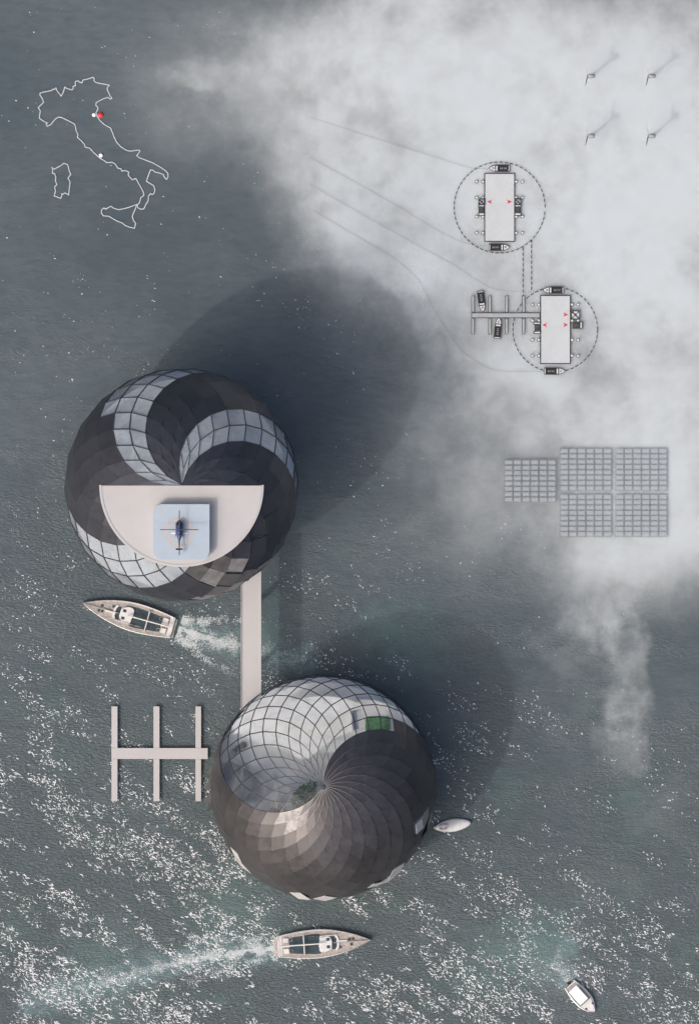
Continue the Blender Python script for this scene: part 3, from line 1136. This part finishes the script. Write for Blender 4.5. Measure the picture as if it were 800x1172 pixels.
# motor boat with canopy
bw, st_ = P(680, 1158), P(651, 1126)
mo = thing("motorboat", "small motorboat with bright white canopy heading south east", "boat", (bw + st_) / 2, math.atan2((bw - st_).y, (bw - st_).x))
Lm = (bw - st_).length
bm = bmesh.new(); prev = None
for i in range(25):
    t = i / 24
    w_ = 2.5 * (0.72 + .28 * math.sin(min(1, t / .45) * math.pi / 2)) * (1 if t < .5 else max(0.02, 1 - ((t - .5) / .5) ** 2.2) ** .8)
    rg = [bm.verts.new(((t - .5) * Lm, f * w_, z)) for f, z in ((-.7, -.4), (-1, .9), (-.9, 1.0), (-.86, .7), (.86, .7), (.9, 1.0), (1, .9), (.7, -.4))]
    if prev:
        for a_ in range(8):
            b_ = (a_ + 1) % 8
            bm.faces.new((prev[a_], prev[b_], rg[b_], rg[a_]))
    else: bm.faces.new(rg)
    prev = rg
bm.faces.new(prev)
link("hull", bm, 'hull_white', mo)
bm = bmesh.new(); box(bm, -Lm * .44, Lm * .12, -1.95, 1.95, .70, .74); link("deck", bm, 'grey_deck', mo)
bm = bmesh.new(); prism(bm, rounded(-Lm * .34, Lm * .12, -1.75, 1.2, (.15,) * 4), 2.4, 2.52); cn = link("canopy", bm, 'buoy_white', mo)
for x in (-Lm * .33, Lm * .11):
    for y in (-1.7, 1.15):
        bm = bmesh.new()
        bar(bm, (x, y, .7), (x, y, 2.4), .08)
        link("canopy_post", bm, 'chrome', cn)
bm = bmesh.new(); prism(bm, [(Lm * .15, -1.9), (Lm * .40, -.8), (Lm * .44, 0), (Lm * .40, .8), (Lm * .15, 1.9)], .7, 1.15); fd = link("foredeck", bm, 'hull_white', mo)
bm = bmesh.new(); box(bm, Lm * .13, Lm * .15, -1.95, 1.95, .75, 1.5); link("windscreen", bm, 'cockpit', mo)
for y in (-1.25, 1.2):
    bm = bmesh.new(); box(bm, Lm * .27, Lm * .33, y - .22, y + .22, 1.15, 1.3); link("hatch", bm, 'cockpit', fd)
bm = bmesh.new(); box(bm, -Lm * .52, -Lm * .47, -1.5, 1.5, .4, .7); link("swim_platform", bm, 'teak', mo)
bm = bmesh.new(); box(bm, -Lm * .56, -Lm * .5, -.35, .35, .2, 1.2); link("outboard_motor", bm, 'black', mo)


# ------------------------------------------------------------------ foam on the wakes
def wake_foam(label, pts, w0, w1, n, side=0.0):
    pts = resample(smooth_path([P(*p) for p in pts], 8), 0.5)
    bm = bmesh.new()
    K = len(pts) - 1
    for i in range(n):
        u = random.random() ** 1.5
        f = u * K
        k = min(int(f), K - 1)
        p = pts[k].lerp(pts[k + 1], f - k)
        d = (pts[k + 1] - pts[k]).normalized()
        nn = Vector((-d.y, d.x, 0))
        wd = w0 + (w1 - w0) * u
        if random.random() < side:
            sgn = random.choice((-1, 1))
            lat = sgn * (2.2 + wd * 1.6 * min(1, u * 3.2) + random.gauss(0, .8))
            if u > .45 and random.random() < .7: continue
        else:
            lat = random.gauss(0, wd * .5)
        q = p + nn * lat
        v = mnoise.noise(Vector((q.x * .28, q.y * .28, 3.0)))
        v += .6 * mnoise.noise(Vector((q.x * .9, q.y * .9, 8.0)))
        core = 1.0 if abs(lat) < wd * .35 else 0.0
        if v < 0.02 - .3 * core + .35 * u + random.uniform(-.38, .38): continue
        r = random.uniform(.04, .125) * (1.35 - .7 * u)
        a0 = random.uniform(0, 6.28)
        m_ = random.randint(4, 5)
        el = random.uniform(.5, 1)
        base = [bm.verts.new((q.x + r * math.cos(a0 + 6.283 * j / m_) * random.uniform(.6, 1.3), q.y + el * r * math.sin(a0 + 6.283 * j / m_) * random.uniform(.6, 1.3), .012)) for j in range(m_)]
        c = bm.verts.new((q.x, q.y, .012 + r * .45))
        for j in range(m_):
            bm.faces.new((base[j], base[(j + 1) % m_], c))
    o = link("foam", bm, 'foam', None, True)
    tag(o, label, "foam", kind="stuff")


wake_foam("white churned wake foam trailing from the yacht by the bridge", WAKES[0][0], 1.7, 5.0, 26000, .40)
wake_foam("long white wake foam trailing west from the southern yacht", WAKES[1][0], 1.5, 4.6, 28000, .25)
wake_foam("short broken foam behind the canopied motorboat", [(650, 1124), (638, 1104), (640, 1086), (652, 1072)], 1.4, 3.4, 1500, .2)

def glint_flecks():
    """small bright flecks imitating sun glints and some waterline foam, thick in the south-west and in scattered squalls"""
    clusters = [(470, 528, 45, .30), (395, 662, 55, .55), (600, 617, 35, .45), (640, 612, 25, .4), (560, 610, 25, .35), (95, 655, 30, .5), (235, 655, 50, .5),
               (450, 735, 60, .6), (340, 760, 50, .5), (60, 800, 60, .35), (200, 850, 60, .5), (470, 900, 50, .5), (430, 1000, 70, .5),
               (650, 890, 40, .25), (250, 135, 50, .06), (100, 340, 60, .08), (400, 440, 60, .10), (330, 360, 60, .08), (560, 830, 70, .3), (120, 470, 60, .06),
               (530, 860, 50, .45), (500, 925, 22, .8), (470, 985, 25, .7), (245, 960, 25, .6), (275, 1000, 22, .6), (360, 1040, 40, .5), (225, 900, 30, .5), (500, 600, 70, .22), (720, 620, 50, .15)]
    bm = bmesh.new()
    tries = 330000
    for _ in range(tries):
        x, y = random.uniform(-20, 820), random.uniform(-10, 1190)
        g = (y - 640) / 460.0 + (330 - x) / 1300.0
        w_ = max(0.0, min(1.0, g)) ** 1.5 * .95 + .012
        for sx, sy, r, k in clusters:
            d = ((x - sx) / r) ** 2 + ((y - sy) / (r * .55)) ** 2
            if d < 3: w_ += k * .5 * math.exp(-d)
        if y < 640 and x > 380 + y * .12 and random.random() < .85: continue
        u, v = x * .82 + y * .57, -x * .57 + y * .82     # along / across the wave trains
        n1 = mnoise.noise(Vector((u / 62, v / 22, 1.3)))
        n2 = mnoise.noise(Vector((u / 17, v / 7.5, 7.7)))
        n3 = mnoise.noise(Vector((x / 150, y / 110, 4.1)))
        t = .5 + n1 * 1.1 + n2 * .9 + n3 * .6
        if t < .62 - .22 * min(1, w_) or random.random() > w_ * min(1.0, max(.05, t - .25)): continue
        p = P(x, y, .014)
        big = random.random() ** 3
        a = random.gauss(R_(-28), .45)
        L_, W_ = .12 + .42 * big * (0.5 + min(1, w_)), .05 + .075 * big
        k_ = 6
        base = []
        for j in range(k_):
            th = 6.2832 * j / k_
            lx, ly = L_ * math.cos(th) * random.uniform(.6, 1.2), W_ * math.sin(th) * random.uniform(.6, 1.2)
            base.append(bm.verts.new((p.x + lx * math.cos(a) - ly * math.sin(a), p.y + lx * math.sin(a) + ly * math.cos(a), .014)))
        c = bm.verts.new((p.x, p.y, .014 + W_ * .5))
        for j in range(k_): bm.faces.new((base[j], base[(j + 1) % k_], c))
    print("glint_flecks", len(bm.verts) // 7)
    tag(link("foam", bm, 'glint', None, True), "tiny white flecks imitating sun glints and waterline foam on the dark chop", "foam", kind="stuff")  # mostly added flecks imitating sun glints, a few as waterline foam


glint_flecks()

# ------------------------------------------------------------------ wind farm
def turbine():
    t = thing("wind_turbine", "", "wind turbine", group="offshore wind turbines")
    HH = 10.0
    bm = bmesh.new()
    tube(bm, [(0.9, 0, -2), (0.9, 0, 5), (0.9, 0, HH - .5)], [.34, .28, .22], 14)
    link("tower", bm, 'turbine', t)
    bm = bmesh.new()
    loft2 = [(-.1, .3), (.1, .6), (.8, .72), (1.6, .66), (1.9, .36)]
    rings = []
    for x, r in loft2:
        rings.append([bm.verts.new((x, r * math.cos(6.2832 * k / 14), HH + r * .9 * math.sin(6.2832 * k / 14))) for k in range(14)])
    for a, b in zip(rings, rings[1:]):
        for k in range(14): bm.faces.new((a[k], a[(k + 1) % 14], b[(k + 1) % 14], b[k]))
    bm.faces.new(rings[0][::-1]); bm.faces.new(rings[-1])
    link("nacelle", bm, 'turbine', t, True)
    bm = bmesh.new()
    bmesh.ops.create_uvsphere(bm, u_segments=14, v_segments=10, radius=.32, matrix=Matrix.Translation((-.2, 0, HH)))
    hub = link("hub", bm, 'turbine', t, True)
    for ph in (20, 140, 260):
        y, z = math.cos(R_(ph)), math.sin(R_(ph))
        ax = Vector((-.28 * z, y, z)).normalized()
        ch = Vector((1, 0, .0)) * .35 + Vector((0, -z, y)) * .9
        ch = (ch - ax * ch.dot(ax)).normalized()
        th_ = ax.cross(ch)
        bm = bmesh.new(); prev = None
        for s, c_, tk in ((.2, .12, .12), (.7, .34, .12), (1.4, .36, .10), (2.6, .27, .07), (3.7, .09, .03)):
            p = Vector((-.2, 0, HH)) + ax * s
            rg = [bm.verts.new(p + ch * c_ * a + th_ * tk * b) for a, b in ((-1, 0), (0, 1), (1, 0), (0, -1))]
            if prev:
                for k in range(4): bm.faces.new((prev[k], prev[(k + 1) % 4], rg[(k + 1) % 4], rg[k]))
            else: bm.faces.new(rg)
            prev = rg
        bm.faces.new(prev)
        link("blade", bm, 'turbine', hub)
    return t


tb = turbine()
spots = [((673, 87), "slim grey wind turbine of the northern pair, nearer the map"), ((742.3, 87), "slim grey wind turbine in the north east corner of the farm"),
         ((673, 155.5), "slim grey wind turbine nearest the upper dashed platform ring"), ((742.3, 155.5), "slim grey wind turbine of the southern pair, farther from the platforms")]
for i, (p, lab) in enumerate(spots):
    if i == 0:
        tb.location = P(*p); tb["label"] = lab
    else:
        dup(tb, P(*p), 0, lab, "offshore wind turbines")

# ------------------------------------------------------------------ floating solar farm
def solar():
    W_, H_ = 59 / PX, 48.6 / PX
    t = thing("solar_array", "", "solar array", group="floating solar arrays")
    zt_ = 1.5
    bm = bmesh.new()
    lw = .12
    for i in range(7):
        x = -W_ / 2 + W_ * i / 6
        bar(bm, (x, -H_ / 2, zt_), (x, H_ / 2, zt_), lw, .18)
    for j in range(9):
        y = -H_ / 2 + H_ * j / 8
        bar(bm, (-W_ / 2, y, zt_ - .03), (W_ / 2, y, zt_ - .03), lw, .18)
    link("frame", bm, 'rail_grey', t)
    pm = None
    for i in range(6):
        for j in range(8):
            cx, cy = -W_ / 2 + W_ * (i + .5) / 6, -H_ / 2 + H_ * (j + .5) / 8
            if pm is None:
                bm = bmesh.new()
                hw, hh = W_ / 12 - .22, H_ / 16 - .20
                box(bm, -hw, hw, -hh, hh, 0, .05)
                pm = link("panel", bm, 'solar', t)
                o = pm
            else:
                o = pm.copy(); COL.objects.link(o); o.parent = t
            o.location = (cx, cy, zt_ - .02)
            o.rotation_euler = (R_(random.uniform(0, 1.5)), R_(random.uniform(-.7, .7)), 0)
    for x in (-W_ / 3, 0, W_ / 3):
        bm = bmesh.new()
        tube(bm, [(x, -H_ / 2, .1), (x, H_ / 2, .1)], .35, 10)
        for y in (-H_ / 2 + .4, 0, H_ / 2 - .4):
            bar(bm, (x, y, .3), (x, y, zt_ - .1), .12)
        link("pontoon", bm, 'rail_grey', t)
    return t


so = solar()
for i, (p, lab) in enumerate((((606.5, 550.5), "floating solar array standing apart on the west of the farm"),
                              ((670, 537.5), "floating solar array in the north row, next to the lone western array"),
                              ((733.5, 537.5), "floating solar array at the north east corner of the farm"),
                              ((670, 590), "floating solar array in the south row, above the fog column's tip"),
                              ((733.5, 590), "floating solar array at the south east corner of the farm"))):
    if i == 0:
        so.location = P(*p); so["label"] = lab
    else:
        dup(so, P(*p), 0, lab, "floating solar arrays")

# ------------------------------------------------------------------ platforms in the fog
ZL = 1.35


def crossed(bm, x0, x1, y0, y1, z, wd):
    strip(bm, [(x0, y0), (x1, y0), (x1, y1), (x0, y1)], wd, z - .25, z, True)
    bar(bm, (x0, y0, z - .1), (x1, y1, z - .1), wd, .15)
    bar(bm, (x0, y1, z - .12), (x1, y0, z - .12), wd, .15)


def platform(label, cx, cy, rect, piles_x, piles_y, towers, arrows):
    t = thing("offshore_platform", label, "platform", P(cx, cy), group="rectangular platforms")
    L = lambda x, y: ((x - cx) / PX, (cy - y) / PX)
    a, b = L(rect[0], rect[3]), L(rect[2], rect[1])
    bm = bmesh.new(); box(bm, a[0], b[0], a[1], b[1], ZL - .12, ZL); dk = link("deck", bm, 'pale', t)
    bm = bmesh.new(); strip(bm, [(a[0], a[1]), (b[0], a[1]), (b[0], b[1]), (a[0], b[1])], .23, ZL - .1, ZL + .1, True); link("edge_frame", bm, 'black', t)
    for x in piles_x:
        for y in piles_y:
            q = L(x, y)
            bm = bmesh.new(); cyl(bm, q[0], q[1], .36, -4, ZL + .05, 18); pl = link("pile", bm, 'pale_white', t)
            bm = bmesh.new(); ring(bm, q[0], q[1], .36, .48, ZL - .2, ZL + .1, 20); link("collar", bm, 'frame_black', pl)
    for kind, x0, y0_, x1_, y1_ in towers:
        p, q = L(x0, y1_), L(x1_, y0_)
        if kind == 'x':
            bm = bmesh.new(); crossed(bm, p[0], q[0], p[1], q[1], ZL + .5, .22); tw = link("crane_base", bm, 'frame_black', t)
            bm = bmesh.new(); box(bm, p[0] + .1, q[0] - .1, p[1] + .1, q[1] - .1, ZL - .2, ZL + .2); link("roof", bm, 'pale_white', tw)
        elif kind == 'b':
            bm = bmesh.new(); box(bm, p[0], q[0], p[1], q[1], ZL - .3, ZL + .3)
            st = link("stair", bm, 'black', t)
            bm = bmesh.new()
            n_ = 5
            for k in range(n_):
                yy = p[1] + (q[1] - p[1]) * (k + .5) / n_
                box(bm, p[0] + .15, q[0] - .15, yy - .035, yy + .035, ZL + .3, ZL + .36)
            link("tread", bm, 'rail_grey', st)
        else:
            bm = bmesh.new(); box(bm, p[0], q[0], p[1], q[1], ZL - .3, ZL + .25); tw = link("landing", bm, 'pale_white', t)
            bm = bmesh.new(); strip(bm, [(p[0], p[1]), (q[0], p[1]), (q[0], q[1]), (p[0], q[1])], .18, ZL - .3, ZL + .34, True); link("frame", bm, 'frame_black', tw)
    for x0, y_, s in arrows:
        q = L(x0, y_)
        bm = bmesh.new()
        prism(bm, [(q[0] + s * .7, q[1]), (q[0] - s * .65, q[1] + .62), (q[0] - s * .35, q[1]), (q[0] - s * .65, q[1] - .62)], ZL + .004, ZL + .06)
        link("arrow_marking", bm, 'red', dk)
    return t


platform("pale rectangular platform with two red arrows and no jetty, circled by dashes", 571.5, 237.5, (554.4, 198.6, 588.6, 276.4),
         (545.2, 552.3, 590.4, 597.4), (208, 226.2, 248.2, 266.6),
         [('x', 547.6, 228, 554.0, 234.2), ('p', 547.6, 234.6, 554.0, 236.6), ('b', 547.6, 237.0, 554.0, 243.4), ('p', 547.6, 243.8, 554.0, 246.6),
          ('x', 589, 228, 595.6, 234.2), ('p', 589, 234.6, 595.6, 236.6), ('b', 589, 237.0, 595.6, 243.4), ('p', 589, 243.8, 595.6, 246.6)],
         [(560, 231, -1), (582.6, 231, 1)])
platform("pale rectangular platform with three red arrows, joined to the fog bound jetty", 635.3, 377.3, (618.3, 338.3, 652.3, 416.2),
         (608.9, 616.2, 654.2, 661.1), (348.7, 366.9, 389, 407.2),
         [('b', 611.6, 371.5, 617.9, 379.0), ('p', 610.6, 369, 618.0, 371.2), ('p', 610.6, 379.4, 618.0, 381.8),
          ('x', 653, 356, 662.7, 365.4), ('b', 655, 368.8, 663, 376.4), ('p', 663.4, 368.5, 665.8, 376.6)],
         [(647, 360.2, 1), (647, 372, 1), (623, 372, -1)])

pj = thing("jetty", "thin grey jetty with four cross fingers west of the fog bound platform", "jetty", P(579, 361))
bm = bmesh.new()
x0, x1 = (539.5 - 579) / PX, (617.6 - 579) / PX
box(bm, x0, x1, -.62, .62, 1.2, 1.40)
wk = link("walkway", bm, 'pier_grey', pj)
bm = bmesh.new(); strip(bm, [(x0, -.68), (x1, -.68), (x1, .68), (x0, .68)], .16, 1.22, 1.46, True); link("edge_frame", bm, 'frame_black', wk)
for x in (541, 560.3, 579.4, 598.8):
    for ya, yb in ((382.5, 364.6), (357.4, 338.6)):
        c_ = (x - 579) / PX
        b0, b1 = (361 - ya) / PX, (361 - yb) / PX
        bm = bmesh.new(); box(bm, c_ - .36, c_ + .36, b0, b1, 1.2, 1.38); fg = link("finger", bm, 'pier_grey', pj)
        bm = bmesh.new(); strip(bm, [(c_ - .38, b0), (c_ + .38, b0), (c_ + .38, b1), (c_ - .38, b1)], .13, 1.22, 1.44, True); link("edge_frame", bm, 'frame_black', fg)


def vessel():
    t = thing("service_vessel", "", "boat", group="black service vessels")
    Lv, Wv = 6.0, 2.0
    def hw(u): return Wv / 2 * (1.0 if u < .6 else max(.03, 1 - ((u - .6) / .4) ** 1.9) ** .8)
    us = [i / 24 for i in range(25)]
    bm = bmesh.new(); prev = None
    for u in us:
        w_ = hw(u)
        rg = [bm.verts.new(((u - .5) * Lv, f * w_, z)) for f, z in ((-.75, -.3), (-1, 1.5), (1, 1.5), (.75, -.3))]
        if prev:
            for k in range(4): bm.faces.new((prev[k], prev[(k + 1) % 4], rg[(k + 1) % 4], rg[k]))
        else: bm.faces.new(rg)
        prev = rg
    bm.faces.new(prev)
    link("hull", bm, 'black', t)
    bm = bmesh.new()
    e = [((u - .5) * Lv, hw(u) - .17) for u in us if .70 < u < .97]
    prism(bm, [(x, -y) for x, y in e if y > .02] + [(x, y) for x, y in e[::-1] if y > .02], 1.5, 1.56)
    fd_ = link("foredeck", bm, 'pale_white', t)
    bm = bmesh.new(); ring(bm, 1.75, 0, .18, .3, 1.56, 1.62, 14); link("hatch", bm, 'black', fd_)
    bm = bmesh.new(); box(bm, .55, .95, -.72, .72, 1.5, 1.75); link("wheelhouse", bm, 'pale_white', t)
    bm = bmesh.new(); box(bm, -2.86, -2.66, -.8, .8, 1.5, 1.6); link("stern_rail", bm, 'pale_white', t)
    for k, x in enumerate((-1.9, -1.35, -.8, -.25)):
        bm = bmesh.new()
        box(bm, x - .06, x + .06, -.3, .3, 1.5, 1.58)
        if k % 2 == 0: box(bm, x + .06, x + .3, -.06, .06, 1.5, 1.57)
        link("deck_winch", bm, 'pier_grey', t)
    return t


ve = vessel()
VS = [((571.3, 192.6), (-1, 0), "black service vessel moored at the north end of the jettyless platform"),
      ((571.3, 283), (1, 0), "black service vessel moored at the south end of the jettyless platform"),
      ((632.8, 332), (-1, 0), "black service vessel at the north end of the three arrow platform"),
      ((634.6, 424.8), (1, 0), "black service vessel at the south end of the three arrow platform"),
      ((551, 345), (.13, -1), "black service vessel north of the thin jetty, bow pointing down to it"),
      ((569.7, 375.3), (.09, 1), "black service vessel south of the thin jetty, bow pointing up to it")]
for i, (p, d, lab) in enumerate(VS):
    a_ = math.atan2(d[1], d[0])
    if i == 0:
        ve.location = P(*p); ve.rotation_euler = (0, 0, a_); ve["label"] = lab
    else: dup(ve, P(*p), a_, lab, "black service vessels")


def dashes(name, label, cat, pts, dash, gap, wd, mat, closed=False, group=None):
    q = resample(pts, .25)
    bm = bmesh.new()
    k, per = 0, int(round((dash + gap) / .25))
    nd = int(round(dash / .25))
    while k + nd < len(q):
        strip(bm, q[k:k + nd + 1], wd, ZL - .16, ZL)
        bar(bm, (q[k + nd // 2].x, q[k + nd // 2].y, -.3), (q[k + nd // 2].x, q[k + nd // 2].y, ZL - .1), .04)
        k += per
    o = link(name, bm, mat)
    tag(o, label, cat, group)
    return o


for (cx, cy, r, lab) in ((571.5, 237.5, 52.0, "dashed ring of dark floats round the jettyless platform"), (635, 377.3, 48.4, "dashed ring of dark floats round the three arrow platform")):
    pts = [P(cx + r * math.cos(R_(a)), cy - r * math.sin(R_(a))) for a in range(0, 361, 2)]
    dashes("float_ring", lab, "float ring", pts, 1.0, .5, .24, 'frame_black', group="dashed float rings")
for x, ya, yb, lab in ((598.3, 283, 345, "dashed line of floats between platforms, closer to the thin jetty"), (608, 274, 336, "dashed line of floats between platforms, farther from the thin jetty")):
    dashes("float_line", lab, "float line", [P(x, ya), P(x, yb)], 1.0, .5, .24, 'frame_black', group="dashed float lines")

CABLES = [([(356, 134.5), (445, 163), (527, 189), (540, 192), (557, 193.5)], "dotted float line running to the north end of the jettyless platform"),
          ([(356, 180.5), (445, 230), (500, 263), (532, 278), (556, 281.5)], "dotted float line running to the south end of the jettyless platform"),
          ([(357, 212), (430, 254), (477, 280), (515, 301), (548, 322), (567, 331), (600, 334), (620, 333)], "dotted float line running to the north end of the three arrow platform"),
          ([(359, 241), (425, 280), (452, 296), (473, 314), (483, 327), (496, 353), (519, 389), (532, 405), (564, 423), (600, 425), (622, 425)], "dotted float line swinging wide to the south end of the three arrow platform")]
for pts, lab in CABLES:
    q = resample(smooth_path([P(*p) for p in pts], 8), .75)
    bm = bmesh.new()
    for p in q:
        cyl(bm, p.x, p.y, .10, ZL - .08, ZL + .04, 7)
        bar(bm, (p.x, p.y, -.2), (p.x, p.y, ZL - .1), .03)
    tag(link("float_line", bm, 'frame_black'), lab, "float line", "dotted float lines")

# ------------------------------------------------------------------ the outline map floating in the north-west
def ZM(x, y): return P(20 + x / 4.0, 70 + y / 4.0)


MAINLAND = [(105,147),(118,142),(140,138),(158,134),(166,127),(172,130),(178,122),(183,135),(192,146),(202,160),(208,150),(214,135),(219,118),(228,125),(240,128),(252,131),(258,125),(256,115),(268,112),(266,103),(268,92),(280,90),(286,96),(297,99),(302,86),(318,83),(338,77),(348,73),(353,80),(352,90),(362,98),(385,103),(405,106),(422,110),(414,120),(412,130),(418,142),(425,158),(434,170),(428,174),(415,166),(395,172),(375,182),(362,190),(361,203),(370,210),(369,222),(361,236),(368,255),(378,270),(395,287),(412,298),(428,306),(436,325),(443,345),(455,370),(475,392),(500,408),(520,412),(545,408),(560,407),(562,413),(548,432),(556,440),(585,452),(620,465),(650,482),(678,500),(690,514),(691,528),(684,541),(675,533),(668,518),(650,512),(632,508),(622,499),(610,498),(602,520),(592,550),(605,558),(625,570),(631,590),(626,606),(618,611),(610,606),(601,618),(600,638),(590,655),(580,676),(565,678),(552,670),(549,660),(560,648),(566,625),(580,614),(578,600),(565,575),(550,548),(543,537),(528,543),(515,530),(508,520),(512,508),(495,500),(480,503),(475,492),(462,490),(448,470),(435,463),(410,464),(400,456),(378,443),(355,422),(345,412),(332,398),(312,393),(308,380),(295,365),(280,352),(276,348),(279,335),(270,318),(268,300),(262,287),(245,278),(225,268),(205,258),(188,256),(175,265),(155,290),(138,298),(133,285),(140,282),(122,275),(103,262),(104,245),(107,228),(97,212),(110,200),(122,188),(115,170),(105,155)]
SARD = [(160,486),(166,492),(170,494),(190,484),(205,475),(215,467),(232,474),(240,505),(246,518),(233,536),(243,552),(236,612),(220,603),(207,610),(200,628),(190,625),(180,620),(170,617),(176,595),(172,575),(183,565),(176,548),(178,530),(172,515),(162,513),(164,500)]
SICI = [(387,680),(398,672),(405,677),(430,664),(440,672),(465,680),(490,675),(515,668),(535,660),(547,656),(543,672),(535,690),(527,710),(533,730),(543,742),(537,765),(515,760),(495,752),(480,740),(460,733),(440,722),(420,710),(395,708),(386,695)]
for pts, lab in ((MAINLAND, "thin white boot shaped coastline outline afloat on dark water"), (SARD, "small white upright island outline west of the boot"), (SICI, "white three cornered island outline at the boot's toe")):
    bm = bmesh.new()
    strip(bm, [ZM(*p) for p in pts], .25, -.05, .22, True)
    tag(link("map_outline", bm, 'line_white'), lab, "map outline", "white map outlines")


def buoy(p, r, mat, lab):
    bm = bmesh.new()
    prof = [(0.02, -.3), (r * .8, -.25), (r, .0), (r, .28), (r * .85, .42), (0.02, .5)]
    rg = [[bm.verts.new((rr * math.cos(6.2832 * k / 28), rr * math.sin(6.2832 * k / 28), z)) for k in range(28)] for rr, z in prof]
    for a, b in zip(rg, rg[1:]):
        for k in range(28): bm.faces.new((a[k], a[(k + 1) % 28], b[(k + 1) % 28], b[k]))
    bm.faces.new(rg[0][::-1]); bm.faces.new(rg[-1])
    o = link("buoy", bm, mat, None, True)
    o.location = p
    tag(o, lab, "buoy", "round buoys on the map")


buoy(ZM(352, 246), .58, 'buoy_white', "round white buoy next to the red one")
buoy(ZM(382, 247), .80, 'red', "round red buoy off the upper coast of the outline")
buoy(ZM(384, 431), .58, 'buoy_white', "round white buoy halfway down the boot's western coast")
